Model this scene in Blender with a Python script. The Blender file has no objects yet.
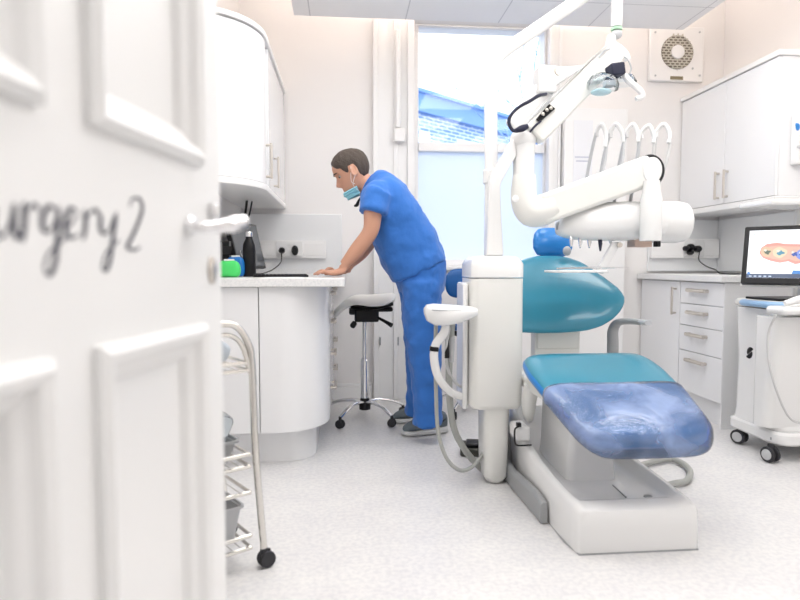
import bpy, bmesh, math, random
from mathutils import Vector, Matrix
random.seed(4)
PI = math.pi
sc = bpy.context.scene
C = sc.collection

# ---------------------------------------------------------------- camera
F = 600.0
YAW, PITCH = math.atan(55/600), math.atan(35/600)
CAMZ = 1.0
cam_d = bpy.data.cameras.new('camera'); cam = bpy.data.objects.new('camera', cam_d); C.objects.link(cam)
cam.location = (0, 0, CAMZ)
cam.rotation_euler = (PI/2 - PITCH, 0, -YAW)
cam_d.sensor_width = 36; cam_d.lens = F*36/800; cam_d.clip_start = .02; cam_d.clip_end = 200
cam_d.dof.use_dof = True; cam_d.dof.focus_distance = 3.2; cam_d.dof.aperture_fstop = 2.2
sc.camera = cam

def ray(px, py):
    u, v = (px-400)/F, (300-py)/F
    h = math.cos(PITCH) + math.sin(PITCH)*v
    z = -math.sin(PITCH) + math.cos(PITCH)*v
    return Vector((math.cos(YAW)*u + math.sin(YAW)*h, math.cos(YAW)*h - math.sin(YAW)*u, z))
def at(px, py, Y):
    """measured point of the photograph at real depth Y"""
    r = ray(px, py); return Vector((0, 0, CAMZ)) + r*(Y/r.y)
def atz(px, py, z):
    r = ray(px, py); return Vector((0, 0, CAMZ)) + r*((z-CAMZ)/r.z)

# ---------------------------------------------------------------- materials
def mat(name, col, rough=.5, metal=0, spec=.5, coat=0, trans=0, alpha=1, emit=None, es=0, bump=None, ior=1.45, sheen=0, sss=0):
    m = bpy.data.materials.new(name); m.use_nodes = True
    nt = m.node_tree; b = nt.nodes['Principled BSDF']
    b.inputs['Base Color'].default_value = (*col, 1); b.inputs['Roughness'].default_value = rough
    b.inputs['Metallic'].default_value = metal; b.inputs['Specular IOR Level'].default_value = spec
    b.inputs['Coat Weight'].default_value = coat; b.inputs['Coat Roughness'].default_value = .08
    b.inputs['Transmission Weight'].default_value = trans; b.inputs['Alpha'].default_value = alpha
    b.inputs['IOR'].default_value = ior
    b.inputs['Sheen Weight'].default_value = sheen
    if sss:
        b.inputs['Subsurface Weight'].default_value = sss; b.inputs['Subsurface Radius'].default_value = (.01, .004, .002); b.inputs['Subsurface Scale'].default_value = 1
    if emit: b.inputs['Emission Color'].default_value = (*emit, 1); b.inputs['Emission Strength'].default_value = es
    tc = nt.nodes.new('ShaderNodeTexCoord'); n = nt.nodes.new('ShaderNodeTexNoise')
    n.inputs['Scale'].default_value = bump[0] if bump else 60
    nt.links.new(tc.outputs['Object'], n.inputs['Vector'])
    # faint procedural unevenness of the roughness, on every material
    mr = nt.nodes.new('ShaderNodeMapRange'); mr.inputs['To Min'].default_value = max(0, rough-.008); mr.inputs['To Max'].default_value = min(1, rough+.008)
    nt.links.new(n.outputs['Fac'], mr.inputs['Value']); nt.links.new(mr.outputs['Result'], b.inputs['Roughness'])
    if bump:
        bp = nt.nodes.new('ShaderNodeBump'); bp.inputs['Strength'].default_value = bump[1]; bp.inputs['Distance'].default_value = bump[2] if len(bump) > 2 else .01
        n.inputs['Detail'].default_value = 4
        nt.links.new(n.outputs['Fac'], bp.inputs['Height']); nt.links.new(bp.outputs['Normal'], b.inputs['Normal'])
    return m
M = {}
M['wall'] = mat('wall_paint', (.88, .86, .85), .75, bump=(180, .05, .002))
M['trim'] = mat('white_gloss_trim', (.89, .885, .88), .32, bump=(25, .03, .004))
M['ceil'] = mat('ceiling_white', (.82, .81, .8), .8)
M['cab'] = mat('gloss_white_cabinet', (.88, .885, .90), .18, coat=.3)
M['cabedge'] = mat('cabinet_carcass_white', (.80, .80, .81), .4)
M['gap'] = mat('joint_grey', (.18, .18, .2), .8)
M['splash'] = mat('white_splashback', (.82, .83, .84), .3)
M['steel'] = mat('brushed_steel', (.62, .58, .53), .32, 1)
M['chrome'] = mat('chrome', (.78, .78, .79), .12, 1)
M['satin'] = mat('satin_tube', (.72, .70, .66), .25, 1)
M['white'] = mat('white_lacquer', (.86, .86, .855), .22, coat=.25)
M['cream'] = mat('cream_white_lacquer', (.84, .835, .80), .28, coat=.2)
M['grey'] = mat('grey_lacquer', (.36, .37, .38), .4)
M['lgrey'] = mat('light_grey_plastic', (.52, .53, .55), .4)
M['hose'] = mat('grey_hose', (.40, .41, .39), .5)
M['whose'] = mat('white_hose', (.62, .62, .62), .5)
M['black'] = mat('black_plastic', (.012, .012, .014), .35, spec=.3)
M['rubber'] = mat('black_rubber', (.03, .03, .035), .6)
M['teal'] = mat('teal_upholstery', (.03, .25, .37), .28, coat=.35)
M['blueup'] = mat('blue_upholstery', (.01, .20, .58), .3, coat=.3)
M['darkblue'] = mat('deep_blue_upholstery', (.008, .10, .33), .4)
M['scrub'] = mat('blue_scrub_cloth', (.032, .17, .57), .8, sheen=.2, bump=(22, .35, .012))
M['skin'] = mat('skin', (.60, .32, .22), .5, sss=.08, bump=(90, .1, .002))
M['lip'] = mat('lip', (.50, .20, .16), .5)
M['hair'] = mat('hair_greying_brown', (.07, .053, .043), .65, bump=(160, .8, .006))
M['eye'] = mat('eye_white', (.42, .38, .35), .2)
M['iris'] = mat('iris_dark', (.05, .035, .03), .2)
M['mask'] = mat('pale_blue_mask', (.28, .62, .72), .8, bump=(60, .2, .004))
M['strap'] = mat('white_strap', (.8, .8, .8), .7)
M['shoe'] = mat('grey_shoe_mesh', (.15, .18, .20), .75, bump=(220, .4, .003))
M['sole'] = mat('white_sole', (.75, .75, .74), .5)
M['saddle'] = mat('cream_vinyl', (.93, .92, .87), .38)
M['green'] = mat('green_pack', (.07, .66, .15), .35, bump=(30, .3, .01))
M['blue'] = mat('blue_pack', (.01, .18, .55), .35, bump=(30, .3, .01))
M['paleblue'] = mat('pale_blue_plastic', (.30, .48, .72), .3)
M['ink'] = mat('navy_ink', (.022, .024, .05), .7)
M['paper'] = mat('paper', (.84, .85, .88), .7)
M['papertext'] = mat('faint_print', (.5, .52, .62), .7)
M['rubberwheel'] = mat('wheel_grey', (.55, .56, .57), .35)
M['darkgold'] = mat('dull_gold_plate', (.26, .22, .14), .5, .3)
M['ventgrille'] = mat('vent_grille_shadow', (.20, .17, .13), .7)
M['wood'] = mat('pinkish_plate', (.62, .45, .37), .5)
M['led'] = mat('led_diffuser', (.9, .9, .9), .5, emit=(1, .985, .96), es=2.5)
M['screenbg'] = mat('lit_screen', (.02, .02, .02), .15, emit=(.93, .95, 1), es=1.0)
def emis(n, c, s=1.0): return mat(n, (.01, .01, .01), .2, emit=c, es=s)

def glassy(name, tint, fac, rough=.02):
    m = bpy.data.materials.new(name); m.use_nodes = True; nt = m.node_tree
    for n in list(nt.nodes): nt.nodes.remove(n)
    o = nt.nodes.new('ShaderNodeOutputMaterial'); mx = nt.nodes.new('ShaderNodeMixShader')
    t = nt.nodes.new('ShaderNodeBsdfTransparent'); t.inputs[0].default_value = (*tint, 1)
    g = nt.nodes.new('ShaderNodeBsdfGlossy'); g.inputs['Roughness'].default_value = rough
    fr = nt.nodes.new('ShaderNodeFresnel'); ad = nt.nodes.new('ShaderNodeMath'); ad.operation = 'ADD'; ad.use_clamp = True; ad.inputs[1].default_value = fac
    fr.inputs['IOR'].default_value = 1.35
    nt.links.new(fr.outputs[0], ad.inputs[0]); nt.links.new(ad.outputs[0], mx.inputs[0])
    nt.links.new(t.outputs[0], mx.inputs[1]); nt.links.new(g.outputs[0], mx.inputs[2]); nt.links.new(mx.outputs[0], o.inputs[0])
    return m
M['glass'] = glassy('window_glass', (.97, .98, 1), 0)
M['shield'] = glassy('clear_shield', (.90, .95, .98), .0)
# thin polythene cover: crinkled gloss, its reflected haze mixed in as diffuse blue
def film():
    m = bpy.data.materials.new('clear_plastic_film'); m.use_nodes = True; nt = m.node_tree
    for n in list(nt.nodes): nt.nodes.remove(n)
    o = nt.nodes.new('ShaderNodeOutputMaterial'); mx = nt.nodes.new('ShaderNodeMixShader'); mx2 = nt.nodes.new('ShaderNodeMixShader')
    t = nt.nodes.new('ShaderNodeBsdfTransparent'); t.inputs[0].default_value = (.45, .68, 1, 1)
    d = nt.nodes.new('ShaderNodeBsdfDiffuse'); d.inputs[0].default_value = (.48, .63, 1, 1)
    g = nt.nodes.new('ShaderNodeBsdfGlossy'); g.inputs['Roughness'].default_value = .12
    tc = nt.nodes.new('ShaderNodeTexCoord'); n = nt.nodes.new('ShaderNodeTexNoise'); n.inputs['Scale'].default_value = 6; n.inputs['Detail'].default_value = 5; n.inputs['Distortion'].default_value = .5
    bp = nt.nodes.new('ShaderNodeBump'); bp.inputs['Strength'].default_value = .8; bp.inputs['Distance'].default_value = .03
    nt.links.new(tc.outputs['Object'], n.inputs['Vector']); nt.links.new(n.outputs['Fac'], bp.inputs['Height']); nt.links.new(bp.outputs[0], g.inputs['Normal'])
    mp = nt.nodes.new('ShaderNodeMapRange'); mp.inputs['From Min'].default_value = .35; mp.inputs['From Max'].default_value = .65; mp.inputs['To Min'].default_value = .08; mp.inputs['To Max'].default_value = .50
    nt.links.new(n.outputs['Fac'], mp.inputs['Value']); nt.links.new(mp.outputs[0], mx.inputs[0])
    nt.links.new(t.outputs[0], mx.inputs[1]); nt.links.new(d.outputs[0], mx.inputs[2])
    fr = nt.nodes.new('ShaderNodeFresnel'); fr.inputs['IOR'].default_value = 1.6; nt.links.new(bp.outputs[0], fr.inputs['Normal'])
    nt.links.new(fr.outputs[0], mx2.inputs[0]); nt.links.new(mx.outputs[0], mx2.inputs[1]); nt.links.new(g.outputs[0], mx2.inputs[2]); nt.links.new(mx2.outputs[0], o.inputs[0])
    return m
M['film'] = film()
def frosted():
    m = bpy.data.materials.new('frosted_glass'); m.use_nodes = True; nt = m.node_tree
    for n in list(nt.nodes): nt.nodes.remove(n)
    o = nt.nodes.new('ShaderNodeOutputMaterial'); mx = nt.nodes.new('ShaderNodeMixShader'); mx.inputs[0].default_value = .35
    t = nt.nodes.new('ShaderNodeBsdfTranslucent'); t.inputs[0].default_value = (.86, .90, .98, 1)
    d = nt.nodes.new('ShaderNodeBsdfDiffuse'); d.inputs[0].default_value = (.78, .84, .92, 1)
    tc = nt.nodes.new('ShaderNodeTexCoord'); n = nt.nodes.new('ShaderNodeTexNoise'); n.inputs['Scale'].default_value = 2
    mp = nt.nodes.new('ShaderNodeMapRange'); mp.inputs['To Min'].default_value = .3; mp.inputs['To Max'].default_value = .4
    nt.links.new(tc.outputs['Object'], n.inputs['Vector']); nt.links.new(n.outputs['Fac'], mp.inputs['Value']); nt.links.new(mp.outputs[0], mx.inputs[0])
    nt.links.new(t.outputs[0], mx.inputs[1]); nt.links.new(d.outputs[0], mx.inputs[2]); nt.links.new(mx.outputs[0], o.inputs[0])
    return m
M['frosted'] = frosted()
def floor_mat():
    m = mat('speckled_vinyl', (.62, .61, .6), .3, spec=.5); nt = m.node_tree; b = nt.nodes['Principled BSDF']
    tc = nt.nodes.new('ShaderNodeTexCoord')
    def noise(s, d):
        n = nt.nodes.new('ShaderNodeTexNoise'); n.inputs['Scale'].default_value = s; n.inputs['Detail'].default_value = d
        nt.links.new(tc.outputs['Object'], n.inputs['Vector']); return n
    a, c2 = noise(55, 6), noise(5, 5)
    r = nt.nodes.new('ShaderNodeValToRGB'); r.color_ramp.elements[0].position = .36; r.color_ramp.elements[1].position = .60
    r.color_ramp.elements[0].color = (.73, .725, .73, 1); r.color_ramp.elements[1].color = (.82, .81, .80, 1)
    r2 = nt.nodes.new('ShaderNodeValToRGB'); r2.color_ramp.elements[0].position = .35; r2.color_ramp.elements[1].position = .65
    r2.color_ramp.elements[0].color = (.94, .94, .955, 1); r2.color_ramp.elements[1].color = (1, 1, 1, 1)
    nt.links.new(a.outputs['Fac'], r.inputs[0]); nt.links.new(c2.outputs['Fac'], r2.inputs[0])
    mx = nt.nodes.new('ShaderNodeMixRGB'); mx.blend_type = 'MULTIPLY'; mx.inputs[0].default_value = 1
    nt.links.new(r.outputs[0], mx.inputs[1]); nt.links.new(r2.outputs[0], mx.inputs[2]); nt.links.new(mx.outputs[0], b.inputs['Base Color'])
    return m
M['floor'] = floor_mat()
def worktop_mat():
    m = mat('speckled_worktop', (.8, .8, .8), .3); nt = m.node_tree; b = nt.nodes['Principled BSDF']
    tc = nt.nodes.new('ShaderNodeTexCoord'); n = nt.nodes.new('ShaderNodeTexNoise'); n.inputs['Scale'].default_value = 120; n.inputs['Detail'].default_value = 4
    r = nt.nodes.new('ShaderNodeValToRGB'); r.color_ramp.elements[0].position = .3; r.color_ramp.elements[1].position = .6
    r.color_ramp.elements[0].color = (.76, .77, .78, 1); r.color_ramp.elements[1].color = (.86, .86, .86, 1)
    nt.links.new(tc.outputs['Object'], n.inputs['Vector']); nt.links.new(n.outputs['Fac'], r.inputs[0]); nt.links.new(r.outputs[0], b.inputs['Base Color'])
    return m
M['worktop'] = worktop_mat()
def raft_mat():
    m = mat('ceiling_tile', (.66, .66, .69), .8); nt = m.node_tree; b = nt.nodes['Principled BSDF']
    tc = nt.nodes.new('ShaderNodeTexCoord'); br = nt.nodes.new('ShaderNodeTexBrick'); br.offset = 0; br.squash = 1
    br.inputs['Scale'].default_value = 1; br.inputs['Brick Width'].default_value = .635; br.inputs['Row Height'].default_value = 1.2; br.inputs['Mortar Size'].default_value = .004
    br.inputs['Color1'].default_value = (.90, .90, .92, 1); br.inputs['Color2'].default_value = (.895, .895, .915, 1); br.inputs['Mortar'].default_value = (.64, .64, .67, 1)
    nt.links.new(tc.outputs['Object'], br.inputs['Vector']); nt.links.new(br.outputs['Color'], b.inputs['Base Color'])
    return m
M['raft'] = raft_mat()
def brick_mat():
    m = mat('daylight_blue_brick', (.5, .5, .5), .9); nt = m.node_tree; b = nt.nodes['Principled BSDF']
    tc = nt.nodes.new('ShaderNodeTexCoord'); br = nt.nodes.new('ShaderNodeTexBrick')
    mp = nt.nodes.new('ShaderNodeMapping'); mp.inputs['Rotation'].default_value = (PI/2, 0, 0)
    br.inputs['Scale'].default_value = 1; br.inputs['Brick Width'].default_value = .22; br.inputs['Row Height'].default_value = .075; br.inputs['Mortar Size'].default_value = .012
    br.inputs['Color1'].default_value = (.12, .23, .50, 1); br.inputs['Color2'].default_value = (.20, .32, .58, 1); br.inputs['Mortar'].default_value = (.6, .68, .82, 1)  # cool daylight cast put into the brick colours
    nt.links.new(tc.outputs['Object'], mp.inputs[0]); nt.links.new(mp.outputs[0], br.inputs['Vector']); nt.links.new(br.outputs['Color'], b.inputs['Base Color'])
    return m
M['brick'] = brick_mat()
M['fascia'] = mat('daylight_blue_fascia', (.17, .31, .62), .8)  # blue of the daylight put into the fascia colour
M['bark'] = mat('daylight_blue_bark', (.22, .36, .66), .9)  # bark colour carries the daylight's blue cast too
M['ground'] = mat('yard_ground', (.35, .36, .38), .9)

# ---------------------------------------------------------------- geometry helpers
XF = [Matrix.Identity(4)]
def obj(name, bm, m, parent=None, bev=0, seg=2, smooth=35, sub=0, mods=None, kind=None, label=None):
    me = bpy.data.meshes.new(name)
    bmesh.ops.recalc_face_normals(bm, faces=bm.faces)
    bm.transform(XF[-1]); bm.to_mesh(me); bm.free()
    if isinstance(m, (list, tuple)):
        for q in m: me.materials.append(q)
    else: me.materials.append(m)
    for p in me.polygons: p.use_smooth = smooth > 0
    if 0 < smooth < 180 and not sub: me.set_sharp_from_angle(angle=math.radians(smooth))
    o = bpy.data.objects.new(name, me); C.objects.link(o)
    if parent is not None:
        o.parent = parent
        if parent.type == 'EMPTY': o.matrix_parent_inverse = Matrix.Translation(-Vector(parent.location))
    if bev:
        b = o.modifiers.new('bevel', 'BEVEL'); b.width = bev; b.segments = seg; b.limit_method = 'ANGLE'; b.angle_limit = math.radians(40); b.harden_normals = False
    if sub:
        s = o.modifiers.new('sub', 'SUBSURF'); s.levels = sub; s.render_levels = sub
    for f in (mods or []): f(o)
    if kind: o['kind'] = kind
    if label: o['label'] = label
    return o
def tag(o, label, cat, group=None, kind=None):
    o['label'] = label; o['category'] = cat
    if group: o['group'] = group
    if kind: o['kind'] = kind
    return o
def thing(name, label, cat, loc=(0, 0, 0), group=None):
    o = bpy.data.objects.new(name, None); C.objects.link(o); o.location = loc; o.empty_display_size = .1
    return tag(o, label, cat, group)
def nb(): return bmesh.new()
def box(bm, x0, x1, y0, y1, z0, z1, T=None, mi=0):
    vs = [bm.verts.new((x, y, z)) for x in (x0, x1) for y in (y0, y1) for z in (z0, z1)]
    if T is not None:
        for v in vs: v.co = T @ v.co
    for f in ((0, 1, 3, 2), (4, 6, 7, 5), (0, 4, 5, 1), (2, 3, 7, 6), (0, 2, 6, 4), (1, 5, 7, 3)):
        q = bm.faces.new([vs[i] for i in f]); q.material_index = mi
    return bm
def B(*a, **k): return box(nb(), *a, **k)
def ring_loft(bm, rings, cap=True, closed=False, mi=0):
    R = [[bm.verts.new(p) for p in r] for r in rings]; n = len(R[0])
    L = list(zip(R, R[1:])) + ([(R[-1], R[0])] if closed else [])
    for a, b in L:
        for i in range(n):
            f = bm.faces.new((a[i], a[(i+1) % n], b[(i+1) % n], b[i])); f.material_index = mi
    if cap and not closed:
        bm.faces.new(list(reversed(R[0]))).material_index = mi; bm.faces.new(R[-1]).material_index = mi
    return bm
def frames(pts):
    pts = [Vector(p) for p in pts]; T = []
    for i in range(len(pts)):
        a = pts[max(0, i-1)]; b = pts[min(len(pts)-1, i+1)]; T.append((b-a).normalized())
    up = Vector((0, 0, 1)) if abs(T[0].z) < .9 else Vector((0, 1, 0))
    n = (up - T[0]*up.dot(T[0])).normalized(); out = []
    for i, t in enumerate(T):
        n = (n - t*n.dot(t)); n = n.normalized() if n.length > 1e-6 else t.orthogonal().normalized()
        out.append((pts[i], t, n, t.cross(n)))
    return out
def spline(pts, k=6):
    P = [Vector(p) for p in pts]; P = [P[0]*2-P[1]] + P + [P[-1]*2-P[-2]]; out = []
    for i in range(1, len(P)-2):
        for j in range(k):
            t = j/k; a, b, c, d = P[i-1], P[i], P[i+1], P[i+2]
            out.append(.5*((2*b)+(c-a)*t+(2*a-5*b+4*c-d)*t*t+(3*b-a-3*c+d)*t**3))
    out.append(P[-2]); return out
def tube(bm, pts, r, seg=12, smooth=0, flat=1.0, cap=True):
    """round or flattened tube; r may be a list per given point"""
    n0 = len(pts)
    if smooth:
        pts = spline(pts, smooth)
        if isinstance(r, (list, tuple)):
            r = [x[0] for x in spline([(q, 0, 0) for q in r], smooth)]
    rs = r if isinstance(r, (list, tuple)) else [r]*len(pts)
    rings = []
    for (p, t, n, b), q in zip(frames(pts), rs):
        rings.append([p + n*(q*math.cos(2*PI*i/seg)*flat) + b*(q*math.sin(2*PI*i/seg)) for i in range(seg)])
    return ring_loft(bm, rings, cap)
def cyl(bm, p0, p1, r0, r1=None, seg=24): return tube(bm, [p0, p1], [r0, r1 if r1 is not None else r0], seg)
def lathe(bm, prof, c, seg=32, axis='z', T=None):
    rings = []
    for r, h in prof:
        ring = []
        for i in range(seg):
            a = 2*PI*i/seg; x, y = max(r, 1e-4)*math.cos(a), max(r, 1e-4)*math.sin(a)
            p = {'z': Vector((x, y, h)), 'x': Vector((h, x, y)), 'y': Vector((x, h, y))}[axis]
            if T is not None: p = T @ p
            ring.append(Vector(c)+p)
        rings.append(ring)
    return ring_loft(bm, rings)
def ell(bm, c, rx, ry, rz, T=None, seg=20, rg=12):
    rings = []
    for j in range(rg+1):
        a = PI*(j+.02)/(rg+.04); ring = []
        for i in range(seg):
            p = Vector((rx*math.sin(a)*math.cos(2*PI*i/seg), ry*math.sin(a)*math.sin(2*PI*i/seg), -rz*math.cos(a)))
            if T is not None: p = T @ p
            ring.append(Vector(c)+p)
        rings.append(ring)
    return ring_loft(bm, rings)
def prism(bm, pts, f0, f1):
    """outline pts (2D), f0/f1 map (a,b) to 3D of the two faces"""
    return ring_loft(bm, [[f0(a, b) for a, b in pts], [f1(a, b) for a, b in pts]])
def rrect(x0, x1, y0, y1, r, k=6):
    out = []
    for cx, cy, a0 in ((x1-r, y1-r, 0), (x0+r, y1-r, PI/2), (x0+r, y0+r, PI), (x1-r, y0+r, 1.5*PI)):
        for i in range(k+1):
            a = a0+PI/2*i/k; out.append((cx+r*math.cos(a), cy+r*math.sin(a)))
    return out
def remesh(v, sm=6):
    def f(o):
        m = o.modifiers.new('remesh', 'REMESH'); m.mode = 'VOXEL'; m.voxel_size = v; m.use_smooth_shade = True
        s = o.modifiers.new('smooth', 'SMOOTH'); s.iterations = sm; s.factor = .5
    return f
def bar_handle(name, parent, a, b, out, r=.006, m=None):
    """bar handle between a and b standing off by vector out"""
    a, b, out = Vector(a), Vector(b), Vector(out); bm = nb(); d = (b-a).normalized()
    tube(bm, [a+out, b+out], r, 8); tube(bm, [a+d*.012, a+d*.012+out], r*.9, 8); tube(bm, [b-d*.012, b-d*.012+out], r*.9, 8)
    return obj(name, bm, m or M['steel'], parent)
# ================================================================ THE ROOM
XL, XR, YB, YF, ZC = -.74, 2.90, 4.45, .12, 3.25
def struct(name, bm, m, **k): return obj(name, bm, m, kind='structure', **k)
struct('floor', B(-2, XR+.1, -1.6, YB+.1, -.05, 0), M['floor'])
struct('ceiling', B(-2, XR+.1, -1.6, YB+.1, ZC, ZC+.06), M['ceil'])
struct('wall_left', B(XL-.1, XL, YF, YB, 0, ZC), M['wall'])
struct('wall_right', B(XR, XR+.1, YF-.12, YB, 0, ZC), M['wall'])
# front wall with the doorway the picture is taken through
bm = nb(); box(bm, XL-.1, -.385, .10, .22, 0, ZC); box(bm, .50, XR, .10, .22, 0, ZC); box(bm, -.385, .50, .10, .22, 2.06, ZC)
struct('wall_front', bm, M['wall'])
bm = nb(); box(bm, -2, -1.9, -1.6, .1, 0, ZC); box(bm, XR, XR+.1, -1.6, 0, 0, ZC); box(bm, -2, XR+.1, -1.7, -1.6, 0, ZC); box(bm, -2, XL-.1, .1, .2, 0, ZC)
struct('wall_corridor', bm, M['wall'])
# window opening in the back wall
WX0, WX1 = at(412, 100, YB).x, at(549, 100, YB).x
WZ0, WZ1 = at(480, 266, YB).z, at(480, 22, YB).z
bm = nb(); box(bm, XL, WX0, YB, YB+.25, 0, ZC); box(bm, WX1, XR, YB, YB+.25, 0, ZC); box(bm, WX0, WX1, YB, YB+.25, 0, WZ0); box(bm, WX0, WX1, YB, YB+.25, WZ1, ZC)
struct('wall_back', bm, M['wall'])
# suspended tiled ceiling; unseen light panels added to it for even light
rl, rr = at(294, 18, 4.12), at(683, 28, 4.12); RZ = (rl.z+rr.z)/2
bm = nb(); box(bm, rl.x, rr.x, .9, 4.12, RZ, RZ+.05)
raft = struct('ceiling', bm, M['raft'], bev=.004)
raft.data.transform(Matrix.Translation((-at(588, 24, 4.12).x, -.15, 0))); raft.location = (at(588, 24, 4.12).x, .15, 0)
for i, (x, y) in enumerate([(x, y) for x in (.15, 1.05, 1.95) for y in (1.25, 2.15, 3.05)]):
    t = thing('ceiling_light', 'unseen square light panel added in the suspended ceiling, out of frame above', 'light', (x, y, RZ-.012), 'light panels added in the suspended ceiling')
    bm = nb(); s = .3
    for a in ((-s, s, -s, -s+.02), (-s, s, s-.02, s), (-s, -s+.02, -s+.02, s-.02), (s-.02, s, -s+.02, s-.02)): box(bm, x+a[0], x+a[1], y+a[2], y+a[3], RZ-.012, RZ+.001)
    obj('frame', bm, M['trim'], t); obj('diffuser', B(x-s+.02, x+s-.02, y-s+.02, y+s-.02, RZ-.006, RZ+.001), M['led'], t)
    l = bpy.data.lights.new('panel_fill', 'AREA'); l.shape = 'SQUARE'; l.size = .54; l.energy = 2.45; l.color = (1, .985, .965)
    lo = bpy.data.objects.new('panel_fill', l); C.objects.link(lo); lo.location = (x, y, RZ-.02)
# warm uplighters lying on the raft, washing the upper walls
for (x, y, sx, sy) in ((rl.x+.25, 2.4, .1, 2.6), (rr.x-.2, 2.4, .1, 2.6), ((rl.x+rr.x)/2, 3.95, 2.0, .1)):
    l = bpy.data.lights.new('cove_light', 'AREA'); l.shape = 'RECTANGLE'; l.size = sx; l.size_y = sy; l.energy = 11.5; l.color = (1, .86, .76)
    lo = bpy.data.objects.new('cove_light', l); C.objects.link(lo); lo.location = (x, y, RZ+.09); lo.rotation_euler = (PI, 0, 0)
# added fill lights, unseen in the corridor behind the camera
for x, y in ((.1, -.8), (1.6, -.8)):
    l = bpy.data.lights.new('corridor_fill', 'AREA'); l.shape = 'SQUARE'; l.size = .6; l.energy = 9.5; l.color = (1, .98, .96)
    lo = bpy.data.objects.new('corridor_fill', l); C.objects.link(lo); lo.location = (x, y, ZC-.05)

# ---- skirting
def skirt(name, x0, x1, y0, y1):
    bm = nb(); box(bm, x0, x1, y0, y1, 0, .095)
    if x1-x0 > y1-y0: box(bm, x0, x1, y0+.008, y1, .095, .12)
    else: box(bm, x0+.0, x1, y0, y1, .095, .12)
    struct(name, bm, M['trim'], bev=.004)
skirt('baseboard_back', -.10, at(372, 390, YB).x, YB-.02, YB)
skirt('baseboard_right', XR-.02, XR, .3, 3.38)
skirt('baseboard_left', XL, XL+.02, .3, 2.9)

# ---- window
wy = YB+.10
w = bpy.data.objects.new('window_1', None); C.objects.link(w); w['kind'] = 'structure'; w.location = ((WX0+WX1)/2, wy, WZ0)
ZM0, ZM1 = at(480, 153, wy).z, at(480, 144.5, wy).z
gx0, gx1 = at(418, 100, wy).x, at(543, 100, wy).x
gz1 = at(480, 29.5, wy).z; gz0 = WZ0+.05
bm = nb()
box(bm, WX0, gx0, wy-.03, wy+.03, WZ0, WZ1); box(bm, gx1, WX1, wy-.03, wy+.03, WZ0, WZ1)
box(bm, gx0, gx1, wy-.03, wy+.03, gz1, WZ1); box(bm, gx0, gx1, wy-.03, wy+.03, WZ0, gz0)
box(bm, gx0, gx1, wy-.045, wy+.03, ZM0, ZM1)
obj('window_frame', bm, M['trim'], w, bev=.004)
obj('window_pane', B(gx0-.005, gx1+.005, wy+.004, wy+.008, ZM1-.01, gz1+.01), M['glass'], w)
obj('frosted_pane', B(gx0-.005, gx1+.005, wy-.006, wy-.002, gz0-.01, ZM0+.01), M['frosted'], w, label='frosted lower window pane')
obj('window_sill', B(WX0-.05, WX1+.05, YB-.06, wy-.031, WZ0-.03, WZ0-.001), M['trim'], w, bev=.006)
# ---- casings either side of the window, running down to the floor
a, b_ = at(373, 200, YB).x, WX0+.012
bm = nb(); zt = at(390, 21, YB).z
box(bm, a, b_, YB-.03, YB, 0, zt); box(bm, a, a+.035, YB-.05, YB-.03, 0, zt)
x1 = at(397, 200, YB).x; box(bm, x1-.03, x1, YB-.042, YB-.03, 0, zt); box(bm, b_-.05, b_, YB-.05, YB-.03, WZ0, zt)
c1 = struct('trim_1', bm, M['trim'], bev=.004)
for px in (380, 398):
    p = at(px, 341, YB-.03); obj('latch', B(p.x-.005, p.x+.005, YB-.048, YB-.031, p.z-.03, p.z+.03), M['grey'], c1)
bm = nb(); p0, p1 = at(398, 30, YB-.07), at(398, 128, YB-.07)
box(bm, p0.x-.018, p0.x+.018, YB-.085, YB-.05, p1.z, p0.z); box(bm, p0.x-.03, p0.x+.05, YB-.09, YB-.05, p1.z-.1, p1.z-.005)
tag(obj('blind_cassette', bm, M['trim'], bev=.008), 'tall narrow white cover strip fixed on the casing left of the window', 'cover')
a, b_ = WX1-.012, at(558, 200, YB).x
bm = nb(); box(bm, a, b_, YB-.03, YB, 0, zt); box(bm, a, a+.03, YB-.05, YB-.03, WZ0, zt); box(bm, b_-.02, b_, YB-.045, YB-.03, 0, zt)
struct('trim_2', bm, M['trim'], bev=.004)
a, b_ = at(559, 200, YB).x, at(620, 200, YB).x
bm = nb(); box(bm, a, b_, YB-.10, YB, 0, at(590, 108, YB-.1).z)
struct('trim_3', bm, M['trim'], bev=.005)
# skirting and panel beneath the window
skirt('baseboard_back', WX0+.012, WX1-.012, YB-.02, YB)
a, b_ = at(621, 300, YB).x, 2.27
skirt('baseboard_back', a, b_, YB-.02, YB)
# papers with faint print pinned on the boxed column
p = at(574, 120, YB-.105); q = at(592, 185, YB-.105)
bm = nb(); box(bm, p.x, q.x, YB-.104, YB-.101, q.z, p.z)
pp = obj('paper_notice', bm, M['paper']); tag(pp, 'pale paper notice with two faint lines, on the white column right of the window', 'notice')
bm = nb()
for k, zz in enumerate((157, 161)):
    u, v = at(575+k, zz, YB-.105), at(590, zz-3, YB-.105)
    box(bm, u.x, v.x, YB-.106, YB-.1041, u.z-.004, u.z+.004)
obj('printed_line', bm, M['papertext'], pp)

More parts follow.
